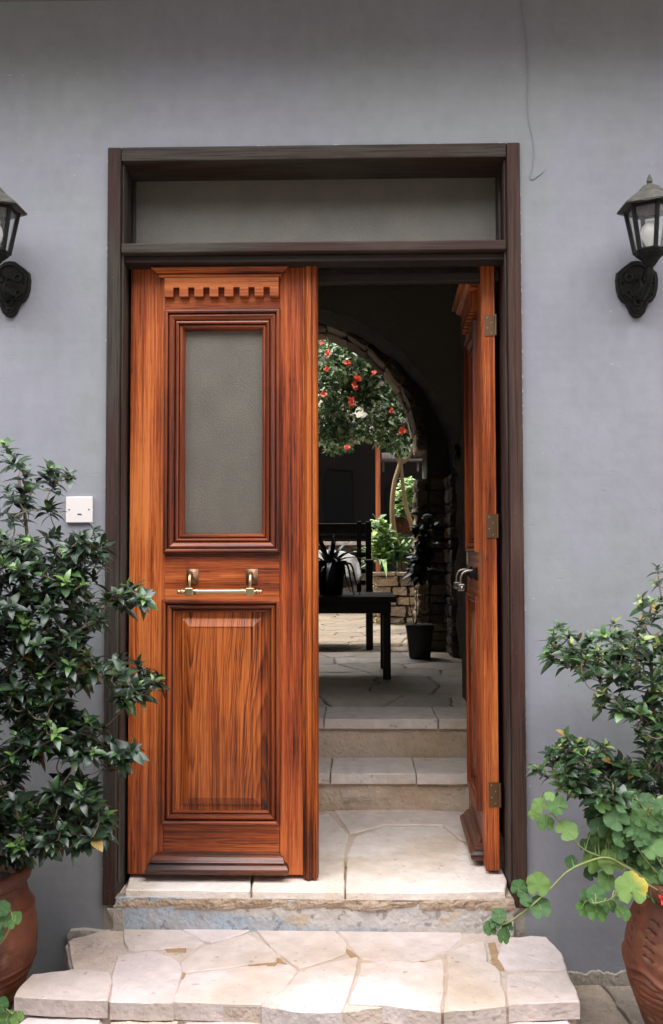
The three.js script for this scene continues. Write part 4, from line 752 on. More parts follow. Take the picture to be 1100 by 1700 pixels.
function shrub(root, o) {
  const R = rng(o.seed), leaves = [], stems = [], nodes = [...o.trunk];
  const tips = [];
  for (const [px, py, r, dz] of o.blobs) {
    const n = Math.max(1, Math.round(r * r * o.density * (py < o.airy ? 0.42 : 1)));
    for (let i = 0; i < n; i++) { const a = R() * 6.283, q = Math.sqrt(R()) * r, z = Math.max(o.zmin, o.z + (dz ?? 0) + (R() - 0.42) * o.thick); tips.push(W(px + Math.cos(a) * q, py + Math.sin(a) * q * 0.9, z)); }
  }
  const base = o.trunk[0];
  tips.sort((a, b) => a.distanceTo(base) - b.distanceTo(base));
  for (const t of tips) {
    let best = null, bd = 1e9; for (const n of nodes) { const d = n.distanceTo(t) + Math.max(0, n.y - t.y + 0.02) * 1.3; if (d < bd) { bd = d; best = n; } }
    const mid = best.clone().lerp(t, 0.55).add(V((R() - 0.5) * 0.03, -0.015 + R() * 0.02, (R() - 0.5) * 0.03));
    if (bd > 0.012) stems.push(tube([best, mid, t], 0.0026, 0.0016, 6, 5));
    nodes.push(t, mid);
    const axis = t.clone().sub(best).normalize().multiplyScalar(0.9).add(V((R() - 0.5) * 0.9, 0.55 + R() * 0.4, 0.45 + (R() - 0.5) * 0.7)).normalize();
    const side = new THREE.Vector3().crossVectors(axis, V(0.3, 0.2, 1)).normalize(), side2 = new THREE.Vector3().crossVectors(axis, side);
    const L = o.len * (0.8 + R() * 0.4), young = R() < o.young, m = o.per[0] + Math.floor(R() * o.per[1]);
    for (let k = 0; k < m; k++) {
      const a = k * 2.4 + R() * 0.5, lift = k / m, el = 1.35 - 1.0 * lift + (R() - 0.5) * 0.35, dir = axis.clone().multiplyScalar(Math.cos(el)).addScaledVector(side, Math.sin(el) * Math.cos(a)).addScaledVector(side2, Math.sin(el) * Math.sin(a));
      dir.y -= 0.15 * (1 - lift);
      const pos = t.clone().addScaledVector(axis, -0.022 * (1 - lift)), s = L * (1.05 - 0.45 * lift) * (0.62 + R() * 0.62);
      const tone = young && lift > 0.5 ? (R() < 0.5 ? 3 : 2) : R() < 0.012 ? 4 : R() < 0.62 ? 0 : R() < 0.8 ? 1 : 2;
      const q = aim(dir, axis.clone().addScaledVector(V(0, 1, 0.3), 0.4));
      if (pos.z < 0.03) pos.z = 0.03;
      leaves.push({ g: o.set[tone][Math.floor(R() * 4)], m: new THREE.Matrix4().compose(pos, q, V(s * (0.85 + R() * 0.3), s, s)) });
    }
  }
  stems.push(tube(o.trunk, 0.011, 0.005, 30, 8));
  root.userData.front = o.z;
  addLeaves(root, leaves, M.leaf);
  delete root.userData.front;
  part('stem', merge(stems), M.stem, root);
  console.log(root.name, 'tips', tips.length, 'leaves', leaves.length);
}
const greenA = leafSet('lance', [[[0.016, 0.032, 0.017], [0.034, 0.062, 0.032]], [[0.022, 0.05, 0.02], [0.05, 0.095, 0.035]], [[0.04, 0.1, 0.026], [0.09, 0.17, 0.05]], [[0.11, 0.21, 0.045], [0.18, 0.27, 0.08]], [[0.22, 0.15, 0.04], [0.25, 0.18, 0.06]]], 400);
const greenB = leafSet('ovate', [[[0.02, 0.045, 0.017], [0.042, 0.08, 0.032]], [[0.033, 0.082, 0.022], [0.07, 0.135, 0.042]], [[0.065, 0.145, 0.033], [0.12, 0.21, 0.06]], [[0.22, 0.28, 0.065], [0.28, 0.32, 0.1]], [[0.3, 0.2, 0.05], [0.3, 0.2, 0.07]]], 500);
{
  const t = thing('shrub', 'tall dark green shrub with pointed leaves left of the doorway', 'shrub');
  shrub(t, {
    seed: 12, z: 0.32, zmin: 0.06, thick: 0.32, density: 1 / 64, airy: 890, len: 0.05, per: [8, 5], young: 0.33, set: greenA,
    trunk: [V(LPX + 0.05, 0.42, LPZ), W(-20, 1250, 0.27), W(30, 1050, 0.26), W(45, 900, 0.25), W(30, 790, 0.25)],
    blobs: [[8, 735, 15], [22, 770, 22], [52, 800, 22], [75, 785, 20], [116, 782, 15], [118, 790, 12], [95, 800, 18], [30, 820, 28], [62, 838, 26], [10, 862, 22], [85, 872, 18], [30, 905, 30], [62, 930, 35], [12, 950, 30], [112, 925, 30], [152, 900, 26], [166, 915, 20], [135, 965, 34], [215, 985, 22], [232, 990, 12], [190, 985, 14], [95, 985, 34], [45, 1000, 38], [160, 1020, 24], [110, 1035, 32], [15, 1045, 32], [60, 1065, 36], [110, 1075, 24], [35, 1110, 36], [90, 1120, 34], [140, 1110, 28], [185, 1110, 24], [220, 1120, 24], [255, 1128, 13], [235, 1150, 18], [210, 1150, 16], [20, 1160, 34], [70, 1180, 34], [110, 1200, 32], [150, 1210, 26], [40, 1230, 34], [135, 1240, 26], [180, 1250, 20], [212, 1250, 18], [228, 1243, 8], [8, 1270, 26], [90, 1240, 28], [120, 1300, 24], [150, 1320, 22], [90, 1330, 28], [175, 1380, 9], [135, 1365, 24], [160, 1350, 16], [60, 1360, 30], [20, 1340, 30], [15, 1400, 26], [70, 1395, 24], [110, 1390, 22], [145, 1395, 12], [40, 1415, 16], [-30, 900, 40], [-40, 980, 45], [-40, 1060, 45], [-40, 1140, 45], [-40, 1220, 45], [-40, 1300, 45], [-30, 1380, 40], [-90, 1050, 45], [-90, 1180, 45], [-90, 1300, 45], ...[820, 900, 980, 1060, 1140, 1220].flatMap((y) => [[-150, y, 50, 0.35], [-230, y + 40, 50, 0.25]])],
  });
}
{
  const a = scene.getObjectByName('shrub').clone(), b = scene.getObjectByName('terracotta_pot_001').clone();
  a.name = numbered('shrub'); b.name = numbered('terracotta_pot'); a.position.set(-0.42, 0, 0.72); b.position.add(V(-0.42, 0, 0.72)); scene.add(a, b);
  tag(a, 'second tall dark shrub nearer the street, left of the picture', 'shrub'); tag(b, 'second terracotta pot nearer the street, left of the picture', 'pot');
}
{
  const t = thing('shrub', 'bushy light green shrub with yellowish young leaves at right', 'shrub');
  shrub(t, {
    seed: 27, z: 0.31, zmin: 0.06, thick: 0.34, density: 1 / 62, airy: 1050, len: 0.042, per: [7, 4], young: 0.5, set: greenB,
    trunk: [V(RPX + 0.02, 0.43, RPZ - 0.06), W(1095, 1300, 0.28), W(1085, 1180, 0.26), W(1080, 1080, 0.25)],
    blobs: [[908, 1082, 14], [930, 1055, 20], [935, 1085, 22], [968, 1070, 26], [975, 1100, 24], [1005, 1075, 26], [1012, 1032, 14], [1038, 1060, 24], [1040, 1100, 28], [1010, 1120, 22], [1075, 1040, 24], [1080, 1000, 22], [1092, 965, 14], [1092, 940, 8], [1060, 1010, 14], [1085, 1080, 28], [1070, 1130, 26], [988, 1165, 11], [1000, 1155, 10], [1030, 1170, 18], [1052, 1180, 16], [1085, 1180, 26], [1080, 1220, 24], [1092, 1250, 22], [945, 1238, 22], [925, 1262, 22], [895, 1282, 11], [965, 1255, 26], [995, 1250, 22], [940, 1290, 22], [975, 1290, 28], [1015, 1280, 26], [1050, 1275, 26], [1085, 1290, 26], [1000, 1315, 22], [960, 1320, 16], [1040, 1320, 24], [1090, 1330, 24], [985, 1345, 16, -0.05], [1010, 1360, 20, -0.06], [1040, 1370, 24, -0.08], [1080, 1380, 24, -0.08], [1060, 1330, 24, -0.1], [1130, 1000, 35], [1130, 1080, 40], [1130, 1160, 40], [1130, 1240, 40], [1130, 1320, 40], [1190, 1100, 40], [1190, 1220, 40]],
  });
}
// ivy geranium: round, lobed leaves one by one
function lobedLeaf(c, edge, seed) {
  const R = rng(seed), n = 40, P = [0, 0, 0], C = [...c.map((x) => x * 1.15)], I = [], cup = 0.08 + R() * 0.14, lob = 0.11 + R() * 0.05, ph = R() * 0.3;
  const rings = [0.35, 0.7, 1];
  for (const rr of rings) for (let i = 0; i < n; i++) {
    const u = i / n, a = u * Math.PI * 2, notch = Math.exp(-(((Math.min(u, 1 - u)) / 0.03) ** 2));   // the notch at the stalk (a = 0 points down)
    const r = (1 - lob * (1 - Math.pow(Math.abs(Math.cos(2.5 * (a - Math.PI))), 0.75)) - 0.42 * notch) * (1 + 0.035 * Math.sin(a * 15 + ph));
    const z = cup * rr * rr * (0.4 + 0.6 * Math.cos(5 * (a - Math.PI))) * 0.4 + (R() - 0.5) * 0.035 * rr - 0.05 * rr + 0.07 * Math.sin(a + ph * 20) * rr * rr;
    P.push(Math.sin(a) * r * rr, -Math.cos(a) * r * rr, z);
    const vein = 1 + 0.1 * Math.pow(Math.abs(Math.cos(2.5 * (a - Math.PI))), 12), k = (rr === 1 ? 0.95 : 1) * vein * (0.93 + R() * 0.14);
    const e = edge && Math.sin(a - 0.5) > 0.35 ? sst(0.4, 1, rr) * sst(0.35, 0.8, Math.sin(a - 0.5)) : 0, cc = edge ? mix3(c, edge, e) : c;
    C.push(cc[0] * k, cc[1] * k, cc[2] * k);
  }
  for (let i = 0; i < n; i++) { const j = (i + 1) % n; I.push(0, 1 + i, 1 + j); for (let q = 0; q < 2; q++) { const a = 1 + q * n + i, b = 1 + q * n + j; I.push(a, a + n, b + n, a, b + n, b); } }
  const g = new THREE.BufferGeometry(); g.setAttribute('position', new THREE.Float32BufferAttribute(P, 3)); g.setAttribute('color', new THREE.Float32BufferAttribute(C, 3)); g.setIndex(I); g.computeVertexNormals();
  return g;
}
const gerTones = [[0.07, 0.165, 0.025], [0.045, 0.125, 0.026], [0.115, 0.21, 0.034], [0.028, 0.085, 0.02]];
const gerGeo = gerTones.map((c, i) => [lobedLeaf(c, null, 60 + i), lobedLeaf(c, null, 70 + i), lobedLeaf(c, null, 80 + i)]);
const gerYellow = lobedLeaf([0.13, 0.23, 0.033], [0.5, 0.36, 0.02], 99);
function geranium(root, list, z, seed, stems, from) {
  const R = rng(seed), leaves = [], st = [];
  for (const [px, py, r, tone, dz] of list) {
    const p = W(px, py, z + (dz ?? (R() - 0.5) * 0.08)), s = W(px + r, py, p.z).x - p.x;
    const f = V((R() - 0.5) * 0.9, 0.35 + R() * 0.5, 1).normalize(), spin = tone === 9 ? (R() * 0) : (R() - 0.5) * 2.4;
    const q = new THREE.Quaternion().setFromUnitVectors(V(0, 0, 1), f).multiply(new THREE.Quaternion().setFromAxisAngle(V(0, 0, 1), spin));
    const down = V(0, -0.35, 0).applyQuaternion(q).multiplyScalar(s);
    leaves.push({ g: tone === 9 ? gerYellow : gerGeo[tone ?? Math.floor(R() * 4)][Math.floor(R() * 3)], m: new THREE.Matrix4().compose(p, q, V(s * 1.02, s * 1.02, s)) });
    // stalk to the nearest point of the stems
    let best = null, bd = 9; for (const c of from) { const d = c.distanceTo(p); if (d < bd) { bd = d; best = c; } }
    st.push(tube([best, best.clone().lerp(p, 0.5).add(V(0, 0.012, -0.01)), p.clone().add(down), p], 0.0014, 0.0011, 8, 5));
  }
  addLeaves(root, leaves, M.softLeaf);
  part('stem', merge([...stems, ...st]), M.greenStem, root);
}
{
  const t = thing('geranium', 'ivy geranium trailing from the right pot across to the door frame', 'plant');
  const z = 0.5, mk = (l, zz) => l.map(([x, y], i) => W(x, y, zz[0] + (zz[1] - zz[0]) * i / (l.length - 1)));
  const base = V(RPX - 0.1, 0.45, RPZ + 0.05);
  const s1 = [base, ...mk([[1040, 1440], [1008, 1424], [972, 1432], [941, 1448], [911, 1478], [872, 1512], [842, 1532], [828, 1536]], [0.52, 0.5])];
  const s2 = [base, ...mk([[1030, 1432], [998, 1423], [966, 1408], [952, 1394], [930, 1366], [911, 1344], [899, 1322]], [0.5, 0.46])];
  const s3 = [base, ...mk([[1040, 1460], [1020, 1488], [1005, 1496], [985, 1500]], [0.6, 0.55])], s4 = [base, ...mk([[1060, 1410], [1045, 1370], [1030, 1345]], [0.52, 0.5])], s5 = [base, ...mk([[1075, 1390], [1072, 1350], [1060, 1330]], [0.5, 0.48])];
  const all = [s1, s2, s3, s4, s5], from = all.flatMap((s) => new THREE.CatmullRomCurve3(s).getPoints(40));
  geranium(t, [[895, 1337, 13, 2], [886, 1352, 10, 2], [925, 1337, 17, 0], [905, 1366, 15, 0], [941, 1378, 19, 2], [912, 1322, 9, 2], [998, 1328, 17, 1], [1021, 1321, 11, 3], [1050, 1324, 16, 3], [1073, 1328, 13, 3], [1023, 1358, 22, 1], [1013, 1386, 15, 1], [1058, 1384, 21, 1], [1084, 1408, 20, 0], [1094, 1366, 16, 1], [1042, 1396, 14, 3], [982, 1431, 18, 2, -0.02], [1014, 1430, 21, 2, 0], [1007, 1462, 17, 0, 0], [948, 1431, 11, 1, -0.03], [1030, 1412, 15, 1], [1048, 1474, 27, 9, 0.12], [893, 1468, 20, 2, 0], [861, 1474, 14, 1, -0.02], [872, 1494, 11, 1, 0.01], [896, 1506, 19, 1, 0.01], [828, 1520, 13, 1, 0], [813, 1541, 12, 1, 0], [836, 1554, 13, 1, 0.01], [842, 1539, 10, 3, 0], [822, 1532, 10, 1, 0], [967, 1508, 13, 0, 0.02], [990, 1487, 18, 1, 0.03], [991, 1512, 19, 0, 0.03], [973, 1487, 12, 1, 0.01], [1012, 1504, 12, 1, 0.05], [1034, 1515, 14, 0, 0.06], [1027, 1486, 11, 1, 0.05], [972, 1404, 12, 3], [1070, 1428, 14, 3], [1095, 1430, 14, 1], [1100, 1340, 16, 1], [1062, 1352, 13, 3], [980, 1450, 12, 3, -0.04], [1020, 1340, 13, 3, -0.05], [985, 1365, 12, 3, -0.06], ...Array.from({ length: 120 }, (_, i) => [965 + 145 * Math.sqrt(hash(i, 1, 5)), 1330 + 185 * hash(i, 2, 5) * (0.45 + 0.55 * hash(i, 1, 5)), 8 + 9 * hash(i, 3, 5), [1, 0, 3, 2][i % 4], (i % 3 ? -0.03 : 0.03) - 0.02 * (i % 4)])],
    z, 44, [tube(s1, 0.0034, 0.0026, 60, 7), tube(s2, 0.003, 0.0022, 40, 6), ...[s3, s4, s5].map((s) => tube(s, 0.0026, 0.002, 24, 6))], from);
  // red flower head at the edge
  const fp = W(1099, 1493, 0.72), fl = new THREE.Group(); fl.name = 'flower'; fl.position.copy(fp); t.add(fl);
  const R = rng(3); for (let i = 0; i < 9; i++) { const g = leafGeo('ovate', [0.75, 0.03, 0.02], [0.8, 0.1, 0.04], 20 + i); const o = part('petal', g, M.petal, fl); o.scale.setScalar(0.016); o.quaternion.copy(aim(V(R() - 0.5, R() - 0.2, R() - 0.2), V(0, 0, 1))); }
}
{
  const t = thing('geranium', 'small geranium sprigs at the left edge below the tall shrub', 'plant');
  const z = 0.52, base = W(-30, 1600, z), l = [[5, 1560], [14, 1545], [22, 1530]], s1 = [base, ...l.map(([x, y]) => W(x, y, z))], s2 = [base, W(-5, 1650, 0.6), W(8, 1672, 0.62), W(20, 1684, 0.62)];
  geranium(t, [[23, 1527, 15, 0, 0], [4, 1508, 13, 1, 0], [3, 1530, 13, 1, 0], [-6, 1550, 14, 1, 0], [12, 1692, 15, 0, 0.1], [28, 1690, 12, 2, 0.1], [2, 1668, 13, 1, 0.1], [-2, 1690, 13, 2, 0.1]], z, 45, [tube(s1, 0.003, 0.002, 20, 6), tube(s2, 0.003, 0.002, 20, 6)], [...s1, ...s2]);
}

// ---------------------------------------------------------------- passage furniture
{
  const zt = -2.6, X1 = W(657, 995, zt).x, X0 = X1 - 1.25, yt = YF + 0.515;
  const t = thing('low_table', 'low black table standing in the passage on square legs', 'table', [X0, YF, zt]);
  part('tabletop', board(0, X1 - X0, 0.48, 0.515, -0.62, 0.02, 'x', 0.004), M.darkWood, t);
  part('apron', board(0.03, X1 - X0 - 0.03, 0.41, 0.479, -0.58, -0.015, 'x', 0.003), M.darkWood, t);
  const lx = W(642, 1050, zt).x - X0;
  for (const [x, z] of [[lx, -0.03], [0.06, -0.03], [lx, -0.56], [0.06, -0.56]]) part('leg', board(x - 0.024, x + 0.024, 0, 0.409, z - 0.024, z + 0.024, 'y', 0.003), M.darkWood, t);
  const p = W(549, 985, zt - 0.3);
  const bp = thing('planter_pot', 'black pot with a drooping spiky plant on the low table', 'pot', [p.x, yt, zt - 0.3]);
  const g = new THREE.LatheGeometry([[0, 0], [0.075, 0], [0.095, 0.2], [0.104, 0.2], [0.104, 0.222], [0.09, 0.222], [0.088, 0.2], [0, 0.195]].map(([a, b]) => new THREE.Vector2(a, b)), 28); part('pot', g, M.blackPlastic, bp);
  const R = rng(91), dk = leafSet('strap', [[[0.015, 0.03, 0.016], [0.03, 0.05, 0.03]]], 77)[0];
  for (let i = 0; i < 26; i++) { const a = R() * 6.28, e = 0.15 + R() * 1.5, s = 0.14 + R() * 0.2; const o = part('leaf', dk[i % 4], M.leaf, bp); o.position.set(Math.sin(a) * 0.03, 0.2, Math.cos(a) * 0.03); o.quaternion.copy(aim(V(Math.sin(a) * Math.sin(e), Math.cos(e), Math.cos(a) * Math.sin(e)), V(0, 1, 0))); o.scale.set(s * 1.1, s, s * 1.4); }
  for (const [dx, L] of [[0.13, 0.26], [0.1, 0.2], [0.16, 0.22]]) part('leaf', tube([V(0.05, 0.2, 0.03), V(dx * 0.8, 0.2, 0.06), V(dx, 0.1, 0.08), V(dx + 0.03, 0.22 - L, 0.09)], 0.009, 0.003, 14, 5), M.leafDark ??= new THREE.MeshStandardMaterial({ color: new THREE.Color(0.016, 0.026, 0.016), roughness: 0.6 }), bp);
}
{
  const zc = -4.34, xr = W(613, 1000, zc).x;                     // right front post
  const c = thing('armchair', 'black slatted armchair behind the low table under the arch', 'chair', [xr, YF, zc]);
  part('front_post', board(-0.028, 0.028, 0, 0.7, -0.028, 0.028, 'y', 0.004), M.darkWood, c);
  part('front_post', board(-0.668, -0.612, 0, 0.7, -0.028, 0.028, 'y', 0.004), M.darkWood, c);
  const h = 1.05;
  part('back_post', board(-0.022, 0.028, 0, h, -0.56, -0.51, 'y', 0.004), M.darkWood, c);
  part('back_post', board(-0.71, -0.66, 0, h, -0.56, -0.51, 'y', 0.004), M.darkWood, c);
  part('back_post', board(-0.1, -0.06, 0.4, h + 0.004, -0.555, -0.515, 'y', 0.004), M.darkWood, c);
  part('arm', board(-0.035, 0.035, 0.701, 0.725, -0.52, 0.035, 'z', 0.004), M.darkWood, c);
  part('arm', board(-0.675, -0.605, 0.701, 0.725, -0.52, 0.035, 'z', 0.004), M.darkWood, c);
  part('seat', board(-0.64, 0.0, 0.36, 0.42, -0.5, 0.0, 'x', 0.01), M.darkWood, c);
  for (const [y0, y1] of [[0.945, 1.035], [0.895, 0.928], [0.74, 0.78], [0.6, 0.64], [0.5, 0.54]]) part('back_slat', board(-0.659, -0.023, y0, y1, -0.55, -0.53, 'x', 0.004), M.darkWood, c);
  const g = new THREE.SphereGeometry(1, 40, 28), p = g.attributes.position;
  for (let i = 0; i < p.count; i++) { const x = p.getX(i), y = p.getY(i), z = p.getZ(i), f = (t) => Math.sign(t) * Math.pow(Math.abs(t), 0.55); const X = f(x), Y = f(y), w = (noise(x * 4, y * 4 + z, 5) - 0.5) * 0.06; p.setXYZ(i, X * 0.27 + w * 0.3, Y * 0.2 + w * 0.4, z * 0.075 * (1 - 0.6 * Math.max(Math.abs(X), Math.abs(Y)) ** 4) + w * 0.4); }
  g.computeVertexNormals();
  const cu = part(numbered('cushion'), uvBox(g), M.cloth, scene); { const q = cu.geometry; q.computeVertexNormals(); }
  cu.geometry = (() => { const k = g.clone(); k.computeVertexNormals(); return k; })();
  cu.rotation.set(-0.75, 0.1, 0.12); const q = W(545, 945, zc - 0.32); cu.position.set(q.x, YF + 0.64, zc - 0.3);
  tag(cu, 'pale grey cushion leaning on the black armchair', 'cushion');
}
{ // pot by the pier with a hanging dark plant
  const z = -3.78, a = W(696, 1088, z), po = thing('nursery_pot', 'square black plastic pot on the floor against the arch pier', 'pot', [a.x, YF, z]);
  const g = new THREE.CylinderGeometry(0.135, 0.105, 0.225, 4, 1); g.rotateY(Math.PI / 4); g.translate(0, 0.115, 0); part('body', uvBox(g), M.blackPlastic, po);
  const rm = new THREE.CylinderGeometry(0.143, 0.14, 0.03, 4, 1); rm.rotateY(Math.PI / 4); rm.translate(0, 0.235, 0); part('rim', uvBox(rm), M.blackPlastic, po);
  const R = rng(66), dk = leafSet('lance', [[[0.012, 0.03, 0.014], [0.02, 0.045, 0.02]]], 88)[0], cl = thing('climbing_plant', 'dark leafy plant climbing from the black pot up the pier', 'plant', [a.x, YF + 0.23, z]);
  const st = [], lv = [];
  for (let s = 0; s < 5; s++) { const pts = [V((R() - 0.5) * 0.1, 0, 0), V((R() - 0.5) * 0.15, 0.25, 0), V(0.04 + (R() - 0.5) * 0.14, 0.5, 0.02), V(0.06 + (R() - 0.5) * 0.16, 0.62 + R() * 0.25, 0.02)]; st.push(tube(pts, 0.004, 0.002, 14, 5)); const cv = new THREE.CatmullRomCurve3(pts); for (let k = 0; k < 34; k++) { const p = cv.getPoint(0.5 + 0.5 * R()); const o = part('leaf', dk[k % 4], M.leaf, cl); o.position.copy(p).add(V((R() - 0.5) * 0.05, 0, (R() - 0.5) * 0.06)); o.quaternion.copy(aim(V(R() - 0.5, R() - 0.6, R() - 0.4), V(0, 1, 0.5))); o.scale.setScalar(0.07 + R() * 0.05); } }
  part('stem', merge(st), M.stem, cl);
}
{ // iron bracket on the arch wall
  const b = W(757, 752, -3.74), o = thing('iron_bracket', 'curled wrought iron bracket fixed on the dark arch wall', 'bracket', [b.x, b.y, -3.745]);
  const k = (x, y) => V(x * 0.0047, -y * 0.0047, 0.03);
  part('scroll', merge([tube([k(-4, -16), k(3, -20), k(7, -14), k(2, -8), k(-1, 0), k(0, 10), k(-4, 18), k(0, 24), k(6, 28)], 0.006, 0.004, 40, 6), tube([k(3, -20), k(-4, -22), k(-7, -17), k(-2, -14)], 0.005, 0.004, 14, 6), tube([k(0, 10), k(8, 6), k(9, -2), k(4, -3)], 0.005, 0.003, 14, 6)]), M.steel, o);
  part('wall_fixing', plainBox(-0.012, 0.04, -0.05, 0.06, 0, 0.024), M.iron, o);
}

// ---------------------------------------------------------------- courtyard
{
  const zp = -6.85, x0 = W(621, 1000, zp).x, x1 = W(760, 1000, zp).x, yt = W(660, 950, zp).y;
  const pl = thing('stone_planter', 'raised planter of stacked rubble stones in the courtyard', 'planter', [x0, YF, zp]);
  const R = rng(23), H = yt - YF;
  part('core', plainBox(0.03, x1 - x0, 0, H - 0.03, -0.9, -0.05), M.rubbleJoint, pl);
  for (let y = 0; y < H - 0.04;) {
    const h = Math.min(0.07 + R() * 0.09, H - 0.04 - y);
    for (let x = 0; x < x1 - x0;) { const w = 0.12 + R() * 0.24, b = blockGeo(w * 0.94, h * 0.9, 0.14, Math.floor(y * 333 + x * 77)); b.translate(x + w / 2, y + h / 2, -0.05 + (R() - 0.5) * 0.03); x += w; part('stone', b, M.rubble[[0, 2, 1, 0][Math.floor(R() * 4)]], pl); }
    for (let z = -0.12; z > -0.85;) { const w = 0.15 + R() * 0.2, b = blockGeo(w * 0.94, h * 0.9, 0.1, Math.floor(y * 221 - z * 91)); b.rotateY(Math.PI / 2); b.translate(0.03, y + h / 2, z - w / 2); z -= w; part('stone', b, M.rubble[Math.floor(R() * 3)], pl); }
    y += h;
  }
  for (let x = -0.03; x < x1 - x0;) { const w = 0.25 + R() * 0.25; part('coping_stone', flagGeo([[x, 0.03], [x + w - 0.01, 0.03], [x + w - 0.01, -0.24], [x, -0.24]], H, 0.035, Math.floor(500 + x * 100), 0.008, 0.006, 0.002), M.rubble[x > 0.3 ? 3 : 0], pl); x += w; }
  part('soil', plainBox(0.05, x1 - x0 - 0.02, H - 0.029, H - 0.012, -0.88, -0.245), M.soil, pl);
  // small tree with two crooked trunks
  const tr = thing('small_tree', 'small tree with two crooked pale trunks in the stone planter', 'tree', [0, 0, 0]), zt = zp - 0.35;
  const L = (l) => l.map(([x, y]) => W(x, y, zt));
  part('trunk', tube(L([[672, 955], [668, 930], [658, 900], [652, 870], [651, 835], [655, 800], [663, 772], [668, 745], [673, 722], [676, 690]]), 0.034, 0.02, 40, 8), M.bark, tr);
  part('trunk', tube(L([[682, 955], [683, 930], [688, 905], [684, 875], [676, 850], [670, 820], [667, 790], [665, 768]]), 0.028, 0.02, 36, 8), M.bark, tr);
  part('limb', tube(L([[664, 770], [658, 758], [652, 748], [648, 735]]), 0.02, 0.013, 12, 7), M.bark, tr);
  part('limb', tube(L([[665, 769], [673, 765], [680, 757], [684, 745], [690, 720]]), 0.02, 0.013, 14, 7), M.bark, tr);
  const g2 = leafSet('ovate', [[[0.06, 0.15, 0.04], [0.12, 0.22, 0.07]], [[0.16, 0.3, 0.06], [0.25, 0.38, 0.1]], [[0.3, 0.42, 0.09], [0.36, 0.46, 0.13]]], 600);
  const clump = (root, blobs, zc, th, size, tones, seed, up, set) => { const Q = rng(seed), lv = []; for (const [px, py, r, n] of blobs) for (let i = 0; i < n; i++) { const a = Q() * 6.28, q = Math.sqrt(Q()) * r, p = W(px + Math.cos(a) * q, py + Math.sin(a) * q, zc + (Q() - 0.5) * th); const s = size * (0.6 + Q() * 0.7); lv.push({ g: set[tones[Math.floor(Q() * tones.length)]][Math.floor(Q() * 4)], m: new THREE.Matrix4().compose(p, aim(V((Q() - 0.5) * 2, up + (Q() - 0.5), (Q() - 0.3) * 1.4), V(0, 1, 0.4)), V(s * 1.2, s, s)) }); } addLeaves(root, lv, M.softLeaf); };
  clump(tr, [[676, 690, 14, 60], [648, 728, 10, 40], [690, 716, 10, 40]], zt, 0.3, 0.09, [0, 1], 5, 0.2, g2);
  const lp = thing('leafy_plant', 'lime green small leaved plant in the red trough', 'plant');
  clump(lp, [[678, 810, 14, 70], [664, 825, 8, 25], [680, 835, 16, 70], [668, 850, 12, 50], [662, 846, 8, 20], [690, 850, 10, 30]], zp - 0.75, 0.25, 0.085, [0, 1, 1, 2], 6, 0.4, g2);
  const tp = W(677, 864, zp - 0.72), tw = W(698, 864, zp - 0.72).x - W(655, 864, zp - 0.72).x;
  const tg = thing('plant_trough', 'brownish red clay trough behind the small tree', 'planter', [tp.x, tp.y - 0.06, zp - 0.75]);
  part('box', board(-tw / 2, tw / 2, -0.08, 0.07, -0.08, 0.08, 'x', 0.008), M.redPot, tg); part('rim', board(-tw / 2 - 0.012, tw / 2 + 0.012, 0.07, 0.1, -0.092, 0.092, 'x', 0.006), M.redPot, tg);
  part('support', board(-tw / 2 + 0.02, tw / 2 - 0.02, -0.72, -0.081, -0.06, 0.06, 'y', 0.01), M.rubbleJoint, tg);
  const ag = thing('strap_plant', 'bright green strap leaved plant beside the planter trunks', 'plant');
  { const Q = rng(14), set = leafSet('strap', [[[0.08, 0.2, 0.04], [0.15, 0.3, 0.08]], [[0.18, 0.34, 0.07], [0.26, 0.42, 0.1]], [[0.04, 0.11, 0.03], [0.08, 0.18, 0.05]]], 640), lv = [];
    for (const [px, py, n, s0, tn] of [[632, 925, 46, 0.36, 1], [648, 930, 34, 0.34, 0], [660, 925, 34, 0.3, 2], [690, 930, 30, 0.3, 2], [640, 900, 20, 0.26, 1], [700, 915, 20, 0.3, 2]]) for (let i = 0; i < n; i++) { const a = Q() * 6.28, e = 0.2 + Q() * 1.1, s = s0 * (0.6 + Q() * 0.6); lv.push({ g: set[Q() < 0.6 ? tn : Math.floor(Q() * 3)][Math.floor(Q() * 4)], m: new THREE.Matrix4().compose(W(px + (Q() - 0.5) * 8, py + 6, zp - 0.2 - Q() * 0.2), aim(V(Math.sin(a) * Math.sin(e), Math.cos(e), Math.cos(a) * Math.sin(e)), V(0, 1, 0)), V(s * 1.6, s, s * 1.5)) }); }
    addLeaves(ag, lv, M.softLeaf); }
  const yl = thing('yellow_plant', 'yellow green leafy plant left of the planter trunks', 'plant');
  clump(yl, [[626, 868, 9, 36], [634, 880, 10, 50], [625, 895, 10, 50], [640, 895, 10, 40], [630, 912, 12, 60]], zp - 0.3, 0.25, 0.085, [0, 1, 2], 8, 0.5, g2);
  for (const [a, b] of [[W(628, 900, zp - 0.5).x, YF]]) part('stem', tube([V(a, YF + 0.2, zp - 0.5), V(a + 0.02, YF + 0.55, zp - 0.42), V(a, YF + 0.9, zp - 0.35)], 0.01, 0.005, 10, 6), M.greenStem, yl);

  // post, awning, shelf, back building
  const zq = -8.6, px = W(627, 800, zq);
  const post = part(numbered('wooden_post'), board(px.x - 0.032, px.x + 0.032, YF, W(627, 690, zq).y, zq - 0.032, zq + 0.032, 'y', 0.006), M.postWood, scene); tag(post, 'slim orange brown wooden post holding up the courtyard awning', 'post');
  const aw = thing('awning', 'cream cloth awning hanging above the dark porch behind the vine', 'awning', [0, 0, 0]);
